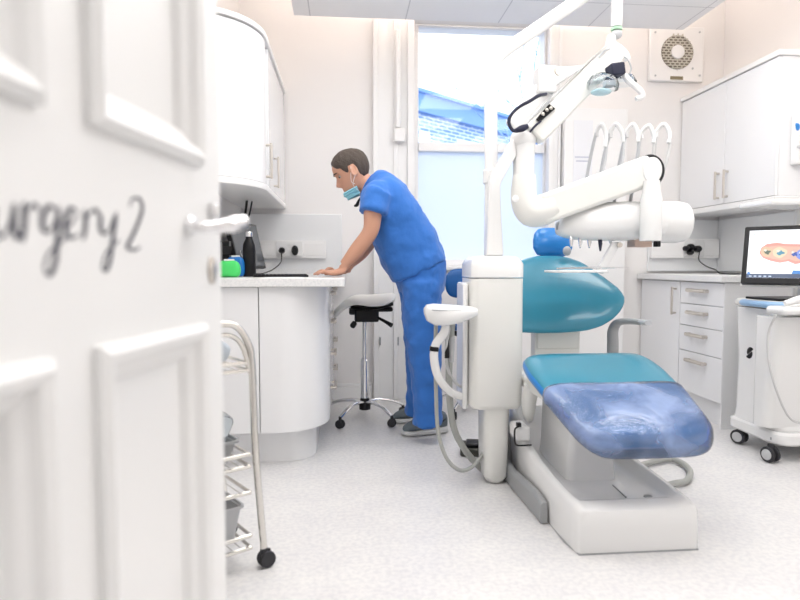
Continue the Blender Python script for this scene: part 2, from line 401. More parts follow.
# ---- the yard seen through the upper sash
struct('ground', B(-15, 25, YB+.3, 40, -.3, -.25), M['ground'])
P0, P1 = at(400, 90, 12.0), at(545, 131, 15.4)
d = Vector((P1.x-P0.x, P1.y-P0.y, 0)); L = d.length; d.normalize(); nrm = Vector((-d.y, d.x, 0))
T = Matrix(((d.x, nrm.x, 0, P0.x), (d.y, nrm.y, 0, P0.y), (0, 0, 1, 0), (0, 0, 0, 1)))
h = (P0.z+P1.z)/2
t = thing('brick_building', 'brick building, daylight-blue cast in its colour, with a plain fascia, seen through the upper window pane', 'building', (P0.x, P0.y, -.25))
obj('wall', box(nb(), -3, L+1, 0, 4, -.25, h-.36, T), M['brick'], t)
bm = nb(); box(bm, -3.1, L+1.1, -.12, 4.1, h-.36, h, T); box(bm, -3.2, L+1.2, -.2, 4.1, h, h+.07, T); obj('fascia', bm, M['fascia'], t)
for i, (s0, s1) in enumerate(((.55, .85), (1.75, 2.55), (4.2, 4.8))):
    f = obj('window', box(nb(), s0, s1, -.03, .05, h-1.6, h-.72, T), M['trim'], t)
    obj('pane', box(nb(), s0+.06, s1-.06, -.045, -.031, h-1.55, h-.78, T), mat('sky_bright_pane', (.8, .85, .95), .2), f)
# bare tree
def tree(base, hgt, seed, name, label):
    rnd = random.Random(seed); bm = nb()
    def br(p, d, l, r, k):
        q = p + d*l + Vector((rnd.uniform(-.1, .1), rnd.uniform(-.1, .1), rnd.uniform(-.04, .1)))*l
        tube(bm, [p, (p+q)/2+Vector((rnd.uniform(-1, 1), 0, rnd.uniform(-1, 1)))*l*.05, q], [r, r*.8, r*.6], 6)
        if k == 0: return
        for i in range(rnd.choice((2, 3)) if k > 1 else 2):
            nd = (d + Vector((rnd.uniform(-.9, .9), rnd.uniform(-.6, .6), rnd.uniform(-.25, .6)))).normalized()
            br(p.lerp(q, rnd.uniform(.55, 1)), nd, l*rnd.uniform(.6, .82), r*.6, k-1)
    br(Vector(base), Vector((-.12, 0, 1)).normalized(), hgt*.36, .045, 4)
    tag(obj(name, bm, M['bark']), label, 'tree')
b0 = at(560, 200, 9.5); tree((b0.x, 9.5, -.25), 6.0, 11, 'bare_tree', 'bare branched tree outside, at the right of the upper window pane')
b0 = at(520, 200, 8.4); False and tree((b0.x+.15, 8.4, -.25), 4.3, 5, 'bare_tree', 'thin bare shrub outside, low in front of the brick building')

# ---- splashbacks and trunking on the back wall (behind the worktops)
ztop = at(300, 214, YB).z
struct('trim_4', B(XL, at(342, 240, YB-.02).x, YB-.022, YB, .95, ztop), M['splash'], bev=.006)
struct('trim_5', B(at(647, 240, YB).x, XR, YB-.022, YB, .95, 1.35), M['splash'], bev=.006)
struct('trim_6', B(XR-.022, XR, 3.41, YB-.023, .95, 1.35), M['splash'], bev=.006)
def trunk(name, x0, x1, z0, z1, lid):
    bm = nb(); box(bm, x0, x1, YB-.06, YB-.0225, z0, z1); box(bm, x0+.002, x1-.002, YB-.064, YB-.06, z0+.02, z1-.02)
    return struct(name, bm, M['trim'], bev=.004)
tz0, tz1 = at(300, 258, YB-.06).z, at(300, 240.5, YB-.06).z
trunk('trim_7', at(253, 250, YB-.06).x, at(326, 250, YB-.06).x, tz0, tz1, 1)
ttz0, ttz1 = at(690, 258, YB-.06).z, at(690, 239, YB-.06).z
trunk('trim_8', at(652, 250, YB-.06).x, XR-.03, ttz0, ttz1, 1)

# sockets and plugs
def socket(px0, px1, z0, z1, label):
    x0, x1 = at(px0, 250, YB-.07).x, at(px1, 250, YB-.07).x; t = thing('socket_plate', label, 'socket', ((x0+x1)/2, YB-.065, z0))
    obj('plate', B(x0, x1, YB-.074, YB-.0645, z0, z1), M['white'], t, bev=.003)
    obj('switch', B((x0+x1)/2-.012, (x0+x1)/2-.002, YB-.078, YB-.0741, z1-.03, z1-.01), M['white'], t)
    obj('switch', B((x0+x1)/2+.002, (x0+x1)/2+.012, YB-.078, YB-.0741, z1-.03, z1-.01), M['white'], t)
def plug(px, py, r, label, hs=1.0):
    p = at(px, py, YB-.09); bm = nb()
    lathe(bm, [(r*.7, .035), (r, .028), (r, 0), (r*.8, -.012), (r*.55, -.02)], (p.x, YB-.112, p.z), 20, 'y', Matrix.Diagonal((1, 1, hs)))
    tag(obj('power_plug', bm, M['black']), label, 'plug')
    return p
socket(276, 303, tz0+.012, tz1-.006, 'white double socket on the trunking above the left worktop')
p1 = plug(282, 250.5, .022, 'round black plug with a cable, left of the two over the left worktop')
p2 = plug(295, 250.5, .024, 'taller oval black plug without a hanging cable, over the left worktop', 1.5)
def cable(name, pts, label, r=.004, m='black', cat='cable'): return tag(obj(name, tube(nb(), pts, r, 8, smooth=6), M[m]), label, cat)
WT = .935
cable('power_cable', [(p1.x, YB-.125, p1.z-.015), at(281, 262, 4.25), at(272, 270, 4.0), (at(258, 273, 3.75).x, 3.75, WT+.006), (at(250, 273, 3.55).x, 3.55, WT+.006)], 'black cable curving from the round plug down onto the left worktop')
socket(684, 704, ttz0+.012, ttz1-.006, 'white double socket on the trunking above the right worktop')
plug(685.5, 248.5, .020, 'small black plug, leftmost in the cluster over the right worktop')
plug(690, 247, .024, 'upper middle black plug of the cluster over the right worktop')
plug(689.5, 252.5, .02, 'lower middle black plug of the cluster over the right worktop')
p3 = plug(697, 249, .026, 'black plug with a trailing cable, rightmost over the right worktop')
cable('power_cable', [(p3.x, YB-.125, p3.z-.02), at(699, 260, 4.28), at(706, 266, 4.15), at(716, 270, 4.0), (at(722, 270, 3.9).x, 3.9, WT+.006), (at(750, 270, 3.7).x, 3.7, WT+.006)], 'black cable hanging from the plug cluster onto the right worktop')

# ---- wall vent
v0, v1 = at(647, 82, YB), at(702, 29, YB); vx = (v0.x+v1.x)/2; vz = at(674, 54, YB).z; gr = .125
t = thing('wall_vent', 'square white extractor vent with round slotted grille high on the back wall', 'vent', (vx, YB-.03, v0.z))
bm = nb(); box(bm, v0.x, v1.x, YB-.035, YB, v0.z, v1.z); obj('cover', bm, M['trim'], t, bev=.008)
bm = nb(); lathe(bm, [(gr, 0), (gr, -.004)], (vx, YB-.035, vz), 40, 'y'); obj('grille', bm, M['ventgrille'], t)
bm = nb()
k = 0
for j in range(-7, 8):
    zz = vz + j*.0195; hw = math.sqrt(max(0, gr*gr-(j*.0195)**2))
    box(bm, vx-hw, vx+hw, YB-.046, YB-.0392, zz-.0035, zz+.0035)
    for i in range(-6, 7):
        xx = vx + (i+(.5 if j % 2 else 0))*.036
        if abs(xx-vx) < hw-.003 and j < 7: box(bm, xx-.004, xx+.004, YB-.046, YB-.0392, zz+.0035, zz+.016)
obj('grille_bars', bm, mat('grille_cream', (.6, .57, .5), .5), t)
bm = nb(); lathe(bm, [(.052, 0), (.05, -.012), (.02, -.016)], (vx, YB-.040, vz), 32, 'y'); obj('hub', bm, M['trim'], t)
p = at(674, 79.5, YB); obj('label_plate', B(p.x-.05, p.x+.05, YB-.039, YB-.0351, p.z-.012, p.z+.012), M['darkgold'], t)
for px, py in ((653, 34), (697, 34), (653, 77), (697, 77), (690, 70)):
    p = at(px, py, YB); bm = nb(); lathe(bm, [(.008, 0), (.007, -.004)], (p.x, YB-.0351, p.z), 12, 'y'); obj('screw', bm, M['lgrey'], t)

# ================================================================ DOOR
DE = Vector((-.205, 1.02, 0)); dd = Vector((.193, .981, 0)).normalized(); dn = Vector((dd.y, -dd.x, 0))
def D(t, off, z): return DE - dd*t + dn*off + Vector((0, 0, z))
def atdoor(px, py):
    r = ray(px, py); o = Vector((0, 0, CAMZ)); s = (DE-o).dot(dn)/r.dot(dn); q = o+r*s
    return (DE-Vector((q.x, q.y, 0))).dot(dd), q.z
TD = Matrix(((-dd.x, dn.x, 0, DE.x), (-dd.y, dn.y, 0, DE.y), (0, 0, 1, 0), (0, 0, 0, 1)))
XF.append(TD)   # door coordinates: x = distance from free edge, y = outward, z up
door = bpy.data.objects.new('door_1', None); C.objects.link(door); door['kind'] = 'structure'; door.location = D(.78, 0, 0)
def dobj(n, bm, m, par=None, **k):
    o = obj(n, bm, m, par or door, **k); return o
bm = nb(); DW = .80; zp = [(.22, .905), (1.155, 1.86)]; tp = [(.085, .347), (.433, .70)]
box(bm, 0, .085, -.044, 0, .006, 2.02); box(bm, .347, .433, -.044, 0, .006, 2.02); box(bm, .70, DW, -.044, 0, .006, 2.02)
for t0, t1 in tp:
    box(bm, t0, t1, -.044, 0, .006, .22); box(bm, t0, t1, -.044, 0, .905, 1.155); box(bm, t0, t1, -.044, 0, 1.86, 2.02)
    for z0, z1 in zp: box(bm, t0, t1, -.032, -.014, z0, z1)
dobj('door_leaf', bm, M['trim'])
for t0, t1 in tp:
    for z0, z1 in zp:
        bm = nb(); prof = [(-.006, 0), (-.006, .010), (.004, .017), (.016, .012), (.024, .002), (.036, -.004), (.044, -.014)]
        rings = []
        for a, o_ in prof: rings.append([Vector((t0+a, o_, z0+a)), Vector((t1-a, o_, z0+a)), Vector((t1-a, o_, z1-a)), Vector((t0+a, o_, z1-a))])
        ring_loft(bm, rings, cap=False); dobj('panel_moulding', bm, M['trim'], smooth=0)
# lever handle, its rose and keyhole plate
t_, z_ = atdoor(189, 226)
bm = nb(); lathe(bm, [(.015, 0), (.015, .004), (.012, .008), (.008, .010)], (t_, 0, z_), 28, 'y'); hd = dobj('handle_rose', bm, M['chrome'])
t2, z2 = atdoor(187, 228.5)
bm = nb(); tube(bm, [(.124, .002, z_-.004), (.118, .022, z_-.003), (.098, .036, z_), (.076, .048, z_+.004), (.050, .058, z_+.010)], [.008, .0085, .010, .0125, .012], 14, smooth=5)
dobj('lever', bm, M['chrome'], hd)
t_, z_ = atdoor(211, 211); bm = nb(); box(bm, t_-.008, t_+.01, 0, .012, z_-.012, z_+.012); dobj('latch_knob', bm, M['chrome'], bev=.003)
t_, z_ = atdoor(211, 270); bm = nb(); lathe(bm, [(.0125, 0), (.0125, .004), (.009, .007)], (t_, 0, z_), 24, 'y', Matrix.Diagonal((1, 1, 1.75))); dobj('keyhole_cover', bm, M['steel'])
# hand-lettered name: Surgery 2
strokes = [
 # S
 [(-14, 178), (-24, 168), (-42, 172), (-50, 190), (-36, 206), (-20, 220), (-26, 246), (-48, 252), (-60, 240)],
 # u
 [(-6, 205), (-8, 225), (-2, 237), (6, 232), (12, 215), (14, 203)], [(14, 203), (13, 225), (17, 238), (23, 232)],
 # r
 [(24, 202), (24, 220), (22, 242)], [(23, 220), (28, 208), (34, 205), (38, 211)],
 # g
 [(57, 212), (50, 206), (43, 214), (42, 226), (47, 232), (54, 224), (58, 208)], [(58, 206), (57, 235), (55, 262), (49, 275), (44, 268), (48, 254), (58, 244), (66, 236)],
 # e
 [(64, 230), (72, 222), (76, 213), (71, 208), (66, 216), (65, 230), (70, 238), (79, 234)],
 # r
 [(84, 210), (85, 224), (83, 240)], [(84, 224), (89, 213), (95, 210), (99, 216)],
 # y
 [(101, 214), (100, 228), (104, 234), (110, 228), (114, 215)], [(116, 212), (113, 235), (110, 258), (106, 270), (102, 268), (105, 255), (113, 245), (119, 240)],
 # 2
 [(129, 207), (132, 199), (139, 199), (142, 208), (138, 222), (131, 238), (127, 247), (134, 250), (140, 247)]]
bm = nb()
for s in strokes:
    P = []
    for px, py in s:
        a, z = atdoor(px, py); P.append(Vector((a, 0, z)))
    P = spline(P, 6); n = len(P)
    L_ = []; R_ = []
    for i, p in enumerate(P):
        tt = (P[min(n-1, i+1)]-P[max(0, i-1)]).normalized(); pw = Vector((-tt.z, 0, tt.x))
        wd = .0009 + .0021*max(0, -tt.z if True else 0)**1.0*1.0 + .0006
        wd *= min(1, .4+min(i, n-1-i)/4)
        L_.append(p+pw*wd); R_.append(p-pw*wd)
    for i in range(n-1):
        q = [L_[i], L_[i+1], R_[i+1], R_[i]]
        va = [bm.verts.new(v+Vector((0, .0006, 0))) for v in q]; bm.faces.new(va)
dobj('lettering', bm, M['ink'], label='handwritten dark lettering reading Surgery 2')
XF.pop()
# door frame around the opening
bm = nb(); box(bm, -.385, -.362, .09, .23, 0, 2.06); box(bm, .478, .50, .09, .23, 0, 2.06); box(bm, -.362, .478, .09, .23, 2.035, 2.06)
struct('trim_9', bm, M['trim'])

# ================================================================ LEFT CABINETS
def rounded_run(x0, x1, y0, y1, ax, ay, n=14):
    """plan outline: straight on the wall side, elliptical near/front corner"""
    pts = [(x0, y1), (x0, y0)]
    for i in range(n+1):
        a = -PI/2 + PI/2*i/n; pts.append((x1-ax+ax*math.cos(a), y0+ay+ay*math.sin(a)))
    pts.append((x1, y1)); return pts
def vprism(bm, pts, z0, z1): return prism(bm, pts, lambda a, b: Vector((a, b, z0)), lambda a, b: Vector((a, b, z1)))
# wall cabinet
cz0, cz1, fx, cy0 = 1.43, 2.255, -.43, 3.05
t = thing('wall_cabinet', 'glossy white wall cabinet with a curved end, above the left worktop', 'cabinet', (XL, cy0, cz0))
obj('carcass', vprism(nb(), rounded_run(XL+.001, fx-.02, cy0+.02, YB-.001, .30, .36), cz0+.02, cz1-.03), M['cabedge'], t)
obj('cornice', vprism(nb(), rounded_run(XL+.001, fx+.012, cy0-.012, YB-.001, .31, .37), cz1-.028, cz1), M['trim'], t, bev=.004)
obj('light_pelmet', vprism(nb(), rounded_run(XL+.001, fx+.006, cy0-.004, YB-.001, .31, .37), cz0-.022, cz0+.012), M['trim'], t, bev=.004)
o = rounded_run(XL+.001, fx, cy0, YB, .31, .36, 18)[1:-1]; i_ = rounded_run(XL+.001, fx-.019, cy0+.019, YB, .30, .35, 18)[1:-1]
d1 = obj('door', vprism(nb(), o+i_[::-1], cz0+.014, cz1-.034), M['cab'], t, smooth=40)
bar_handle('door_handle', d1, (fx+.0, 3.40, 1.475), (fx+.0, 3.40, 1.67), (.03, 0, 0), .008)
for y0, y1, hy in ((3.53, 4.44, 3.76),):
    d2 = obj('door', B(fx-.018, fx, max(y0, 3.5), y1, cz0+.014, cz1-.034), M['cab'], t, bev=.002)
    bar_handle('door_handle', d2, (fx+.001, hy if hy < 4 else 4.05, 1.47), (fx+.001, hy if hy < 4 else 4.05, 1.66), (.028, 0, 0), .007)
# base cabinet
by0, bfx = 2.95, -.085
t = thing('base_cabinet', 'glossy white base cabinet with a curved corner door, under the left worktop', 'cabinet', (XL, by0, 0))
obj('carcass', vprism(nb(), rounded_run(XL+.001, bfx-.02, by0+.02, YB-.001, .24, .26), .17, .895), M['cabedge'], t)
obj('plinth', vprism(nb(), rounded_run(XL+.001, bfx-.07, by0+.10, YB-.001, .14, .16), 0, .17), M['cab'], t)
xs = at(259.5, 360, by0).x
obj('end_panel', B(XL+.001, xs-.003, by0, by0+.019, .175, .893), M['cab'], t, bev=.002)
o = [p for p in rounded_run(xs+.002, bfx, by0, 3.20, .26, .27, 18)[1:]]; i_ = [p for p in rounded_run(xs+.002, bfx-.019, by0+.019, 3.20, .25, .26, 18)[1:]]
obj('door', vprism(nb(), o+i_[::-1], .175, .893), M['cab'], t, smooth=40, label='curved corner door')
zz = [.175, .38, .565, .745, .893]
for k in range(4):
    for (y0, y1) in ((3.21, 3.82), (3.83, 4.43)):
        dr = obj('drawer', B(bfx-.019, bfx, y0, y1, zz[k]+.002, zz[k+1]-.002), M['cab'], t, bev=.002)
        hz = (zz[k]+zz[k+1])/2+.02
        bar_handle('drawer_handle', dr, (bfx+.001, (y0+y1)/2-.09, hz), (bfx+.001, (y0+y1)/2+.09, hz), (.026, 0, 0), .009)
bm = nb(); vprism(bm, rounded_run(XL+.001, .0, by0-.03, YB-.023, .035, .035), .895, WT)
tag(obj('worktop', bm, M['worktop'], bev=.003), 'speckled pale grey worktop on the left base cabinet, under the leaning man', 'worktop')
struct('trim_10', B(XL+.001, -.01, YB-.035, YB-.0225, WT, WT+.04), M['worktop'])

# ================================================================ RIGHT CABINETS
ux, uy0 = 2.57, 3.41
t = thing('wall_cabinet', 'white wall cabinet with twin bar handles, beside the vent on the right wall', 'cabinet', (XR, uy0, 1.41))
obj('carcass', B(ux+.019, XR-.001, uy0, YB-.001, 1.415, 2.24), M['cab'], t, bev=.002)
obj('cornice', B(ux-.012, XR-.001, uy0-.014, YB-.001, 2.24, 2.272), M['trim'], t, bev=.004)
obj('light_pelmet', B(ux-.004, XR-.001, uy0-.004, YB-.001, 1.375, 1.414), M['trim'], t, bev=.004)
ym = at(722, 180, 4).y; ymid = 3.88
for y0, y1, hy in ((uy0+.002, 3.905, 3.86), (3.909, 4.44, 3.955)):
    d2 = obj('door', B(ux, ux+.018, y0, y1, 1.418, 2.236), M['cab'], t, bev=.002)
    bar_handle('door_handle', d2, (ux-.001, hy, 1.45), (ux-.001, hy, 1.64), (-.03, 0, 0), .008)
rx = 2.27
t = thing('base_cabinet', 'plain white one-door base cabinet in the corner under the right worktop', 'cabinet', (rx, 3.9, 0))
obj('carcass', B(rx+.019, XR-.001, 3.885, YB-.003, .15, .895), M['cabedge'], t)
obj('plinth', B(rx+.05, XR-.001, 3.885, YB-.003, 0, .15), M['cab'], t)
d2 = obj('door', B(rx, rx+.018, 3.89, YB-.03, .155, .888), M['cab'], t, bev=.002)
bar_handle('door_handle', d2, (rx-.001, 3.935, .66), (rx-.001, 3.935, .85), (-.03, 0, 0), .008)
t = thing('drawer_cabinet', 'white four-drawer base cabinet with steel bar handles, beside the scanner cart', 'cabinet', (rx, 3.41, 0))
obj('carcass', B(rx+.019, XR-.001, 3.43, 3.882, .15, .895), M['cabedge'], t)
obj('plinth', B(rx+.05, XR-.001, 3.43, 3.882, 0, .15), M['cab'], t)
obj('end_panel', B(rx+.005, XR-.001, 3.41, 3.428, 0, .893), M['cab'], t, bev=.002)
zz = [.155, .43, .60, .745, .89]
for k in range(4):
    dr = obj('drawer', B(rx, rx+.018, 3.412, 3.883, zz[k]+.002, zz[k+1]-.002), M['cab'], t, bev=.002)
    hz = zz[k+1]-.055
    bar_handle('drawer_handle', dr, (rx-.001, 3.56, hz), (rx-.001, 3.76, hz), (-.028, 0, 0), .012)
tag(obj('worktop', B(rx-.035, XR-.023, 3.385, YB-.023, .896, WT), M['worktop'], bev=.003), 'speckled pale grey worktop on the right-hand drawer cabinet', 'worktop')
# dispenser sign on cabinet end
p, q = at(795, 118, uy0-.03), at(806, 165, uy0-.03)
t = thing('soap_dispenser', 'white dispenser with a blue emblem on the right wall cabinet end', 'dispenser', (p.x, uy0, q.z))
obj('casing', B(p.x-.005, p.x+.10, uy0-.06, uy0-.001, q.z, p.z+.02), M['white'], t, bev=.012, seg=3)
c = at(797.5, 127, uy0-.06); bm = nb(); ell(bm, (c.x, uy0-.062, c.z), .014, .003, .022); ell(bm, (c.x-.008, uy0-.062, c.z+.012), .008, .003, .012); obj('emblem', bm, M['blueup'], t)
c = at(799, 147, uy0-.06); bm = nb(); ell(bm, (c.x+.005, uy0-.062, c.z), .022, .004, .010); obj('push_button', bm, M['lgrey'], t)
# ================================================================ ON THE LEFT WORKTOP
def on(px, Y, z=WT): p = at(px, 270, Y); return Vector((p.x, Y, z))
# monitor standing nearly edge-on to us, facing into the room
t0 = on(258, 3.75); t = thing('computer_monitor', 'thin black monitor seen nearly edge-on behind the black bottle', 'monitor', (t0.x-.10, 3.75, WT))
A, Bq = at(264, 264, 3.95), at(253, 219, 3.95)
T = Matrix.Translation((A.x-.02, 3.93, WT+.0)) @ Matrix.Rotation(math.radians(-12), 4, 'Z') @ Matrix.Rotation(math.radians(-13), 4, 'Y')
obj('casing', box(nb(), -.028, 0, -.34, .14, .045, .34, T), M['black'], t, bev=.004)
obj('screen', box(nb(), .0005, .002, -.325, .125, .06, .325, T), mat('dark_glass_screen', (.13, .14, .155), .12), t)
obj('stand', box(nb(), -.09, -.029, -.14, -.06, .02, .22, T), M['black'], t, bev=.004)
obj('base', B(A.x-.16, A.x+.0, 3.68, 3.90, WT+.0005, WT+.014), M['black'], t, bev=.004)
# bottle
c = on(249.5, 3.42); t = thing('water_bottle', 'tall black bottle with a silver cap on the left worktop', 'bottle', c)
bm = nb(); lathe(bm, [(.0, 0), (.034, 0), (.036, .006), (.036, .15), (.033, .18), (.020, .21), (.0175, .222), (0, .222)], c, 28); obj('body', bm, M['black'], t)
bm = nb(); lathe(bm, [(0, .2225), (.019, .2225), (.019, .246), (.017, .25), (0, .25)], c, 28); obj('cap', bm, M['chrome'], t)
# wipes packs
def pack(px, Y, w, d, h, m, label):
    c = on(px, Y); t = thing('wipes_pack', label, 'pack', c); bm = nb(); n = 18; rings = []
    for j, (zz, s) in enumerate(((0.001, .82), (.012, .98), (h*.4, 1.03), (h*.75, .97), (h*.95, .8), (h, .55))):
        rings.append([Vector((c.x+w/2*s*math.copysign(abs(math.cos(a))**.55, math.cos(a)), c.y+d/2*s*math.copysign(abs(math.sin(a))**.55, math.sin(a)), c.z+zz+.003*math.sin(3*a+j))) for a in [2*PI*i/n for i in range(n)]])
    ring_loft(bm, rings); obj('pouch', bm, m, t, sub=1)
    obj('flap', B(c.x-w*.22, c.x+w*.22, c.y-d*.25, c.y+d*.25, c.z+h*.97, c.z+h+.008), M['white'], t, bev=.003)
pack(229.5, 3.22, .115, .07, .088, M['green'], 'bright green soft wipes pack beside the door edge on the left worktop')
pack(236, 3.40, .10, .07, .11, M['blue'], 'blue soft pack behind the green pack on the left worktop')
bm = nb(); c = on(224, 3.45); box(bm, c.x-.02, c.x+.03, 3.45, 3.52, WT+.001, WT+.20); box(bm, c.x-.01, c.x+.045, 3.44, 3.449, WT+.12, WT+.17)
tag(obj('desk_phone', bm, M['black'], bev=.01), 'small upright black device at the door edge behind the packs', 'device')
cable('monitor_cable', [(A.x-.06, 3.8, WT+.12), at(240, 250, 3.7), (at(248, 262, 3.6).x, 3.6, WT+.05), (at(254, 262, 3.55).x, 3.55, WT+.006), (at(268, 262, 3.5).x, 3.5, WT+.006)], 'thin pale cable looping beside the black bottle', .003, 'lgrey')
cable('monitor_cable', [(at(247, 205, 3.9).x, 3.9, cz0-.0215), at(245.5, 212, 3.9), at(243, 222, 3.88), at(242, 240, 3.86), (at(243, 262, 3.85).x, 3.85, WT+.016)], 'black cable bundle dropping from under the left wall cabinet to the monitor', .008)
cable('monitor_cable', [(at(252, 205, 3.95).x, 3.95, cz0-.0215), at(250, 212, 3.95), at(248, 219, 3.95), at(247, 228, 3.94)], 'short black cable from the cabinet underside to the monitor top', .005)
cable('network_cable', [(at(268, 270, 3.45).x, 3.45, WT+.004), (at(276, 270, 3.3).x, 3.3, WT+.004), (at(284, 270, 3.32).x, 3.32, WT+.004), (at(290, 270, 3.4).x, 3.42, WT+.004)], 'thin black cable lying on the worktop left of the keyboard', .003)
# papers under keyboard
bm = nb(); k0 = on(262, 3.1); box(bm, k0.x, k0.x+.20, 3.02, 3.2, WT+.0003, WT+.002); tag(obj('paper_sheet', bm, M['paper']), 'loose white sheet lying at the front of the left worktop', 'paper')
# keyboard (thin, seen edge-on)
T = Matrix.Translation((at(302, 270, 3.3).x-.09, 3.3, WT)) @ Matrix.Rotation(math.radians(8), 4, 'Z')
kb = thing('keyboard', 'thin black keyboard lying flat on the left worktop', 'keyboard', (T.translation.x, 3.3, WT))
obj('tray', box(nb(), -.17, .12, -.065, .065, .001, .012, T), M['black'], kb, bev=.003)
bm = nb()
for i in range(14):
    for j in range(5): box(bm, -.165+i*.02, -.148+i*.02, -.058+j*.024, -.037+j*.024, .0121, .016, T)
obj('keys', bm, M['black'], kb)

# ================================================================ TROLLEY
tx, ty = at(252, 370, 1.95).x, 1.95
t = thing('wire_trolley', 'chrome wire shelf trolley on casters, half hidden behind the open door', 'trolley', (tx-.2, ty+.18, 0))
XF.append(Matrix.Translation((tx, ty, 0)) @ Matrix.Rotation(math.radians(34), 4, 'Z') @ Matrix.Translation((-tx, -ty, 0)))
ztop_ = at(240, 322, ty).z; W = .46; xf = at(265, 560, ty).x
for Y in (ty, ty+.30):
    bm = nb(); pts = [(xf, Y, .055), (tx+.008, Y, .40), (tx, Y, ztop_-.14), (tx-.012, Y, ztop_-.07), (tx-.05, Y, ztop_-.012), (tx-.11, Y, ztop_), (tx-W/2, Y, ztop_), (tx-W+.11, Y, ztop_), (tx-W+.05, Y, ztop_-.012), (tx-W+.012, Y, ztop_-.07), (tx-W, Y, ztop_-.14), (tx-W-.03, Y, .055)]
    tube(bm, pts, .0115, 12, smooth=5); obj('side_frame', bm, M['satin'], t)
    bm = nb(); z2 = ztop_-.035; tube(bm, [(tx-.01, Y+.0, ztop_-.16), (tx-.028, Y, z2-.05), (tx-.06, Y, z2-.01), (tx-.12, Y, z2), (tx-W+.12, Y, z2)], .008, 10, smooth=5); obj('inner_rail', bm, M['satin'], t)
def shelf(zs, rails, name='wire_shelf'):
    bm = nb(); x0, x1 = tx-W+.012, tx-.012
    for dz in rails:
        tube(bm, [(x0, ty, zs+dz), (x1, ty, zs+dz)], .007, 8); tube(bm, [(x0, ty+.3, zs+dz), (x1, ty+.3, zs+dz)], .007, 8)
        tube(bm, [(x1, ty, zs+dz), (x1, ty+.3, zs+dz)], .006, 8); tube(bm, [(x0, ty, zs+dz), (x0, ty+.3, zs+dz)], .006, 8)
    for i in range(1, 15):
        x = x0+(x1-x0)*i/15; tube(bm, [(x, ty, zs), (x, ty+.3, zs)], .0015, 6)
    obj(name, bm, M['satin'], t)
shelf(at(240, 370, ty).z, (0, at(240, 362.5, ty).z-at(240, 370, ty).z))
shelf(at(240, 466, ty).z, (0, at(240, 454, ty).z-at(240, 466, ty).z))
shelf(at(240, 492, ty).z, (0,)); shelf(at(240, 547, ty).z, (0, at(240, 535, ty).z-at(240, 547, ty).z))
for (x, Y) in ((xf, ty), (tx-W-.03, ty), (xf, ty+.3), (tx-W-.03, ty+.3)):
    bm = nb(); c = Vector((x+.008, Y, .028))
    for s in (-1, 1): lathe(bm, [(.012, s*.004), (.026, s*.005), (.028, s*.010), (.026, s*.018), (.012, s*.019)], c, 22, 'y')
    box(bm, x-.012, x+.022, Y-.004, Y+.004, .02, .058); cyl(bm, (x, Y, .05), (x, Y, .066), .012); obj('caster', bm, M['rubber'], t)
def bin_(name, label, cat, x0, x1, y0, y1, z0, z1, m, taper=.02):
    bm = nb(); R = lambda s, z: [Vector((a, b, z)) for a, b in rrect(x0-s, x1+s, y0-s, y1+s, .02)]
    ring_loft(bm, [R(-taper, z0), R(0, z1), R(.006, z1), R(.006, z1-.008), R(0, z1-.008), R(-.006, z1-.01), R(-taper-.006, z0+.006)]); return obj(name, bm, m)
s1, s2, s3 = at(240, 370, ty).z, at(240, 466, ty).z, at(240, 547, ty).z
xr = at(245, 440, ty+.06).x
o = bin_('storage_bin', '', '', xr-.18, xr, ty+.03, ty+.20, s2+.008, s2+.085, M['grey']); tag(o, 'dark grey open bin on the middle shelf of the wire trolley', 'bin')
bm = nb()
R = lambda s, z, k=0: [Vector((a+.006*math.sin(9*i+k), b+.006*math.cos(7*i+k), z+.01*math.sin(5*i+k))) for i, (a, b) in enumerate(rrect(xr-.16-s, xr-.012+s, ty+.05-s, ty+.185+s, .03, 4))]
ring_loft(bm, [R(-.02, s2+.03), R(0, s2+.10, 1), R(.012, s2+.15, 2), R(.004, s2+.165, 3)])
tag(obj('plastic_bag', bm, M['shield'], sub=1), 'clear plastic bag standing up out of the dark grey bin', 'bag')
bm = nb(); x2 = at(243, 350, ty+.08).x
R = lambda s, z, k=0: [Vector((a+.008*math.sin(9*i+k), b+.008*math.cos(7*i+k), z+.012*math.sin(5*i+k))) for i, (a, b) in enumerate(rrect(x2-.17-s, x2-.005+s, ty+.04-s, ty+.2+s, .03, 4))]
ring_loft(bm, [R(-.01, s1+.022), R(.004, s1+.05, 1), R(0, s1+.08, 2), R(-.03, s1+.105, 3)])
pb = obj('plastic_bag', bm, mat('cloudy_plastic', (.62, .70, .78), .3, alpha=.7), sub=1); tag(pb, 'cloudy plastic bag of supplies on the top shelf of the wire trolley', 'bag')
xr = at(252, 520, ty+.05).x
o = bin_('storage_box', '', '', xr-.24, xr-.008, ty+.03, ty+.25, s3+.008, s3+.135, M['lgrey']); tag(o, 'mid grey box on the lowest shelf of the wire trolley', 'box')

XF.pop()
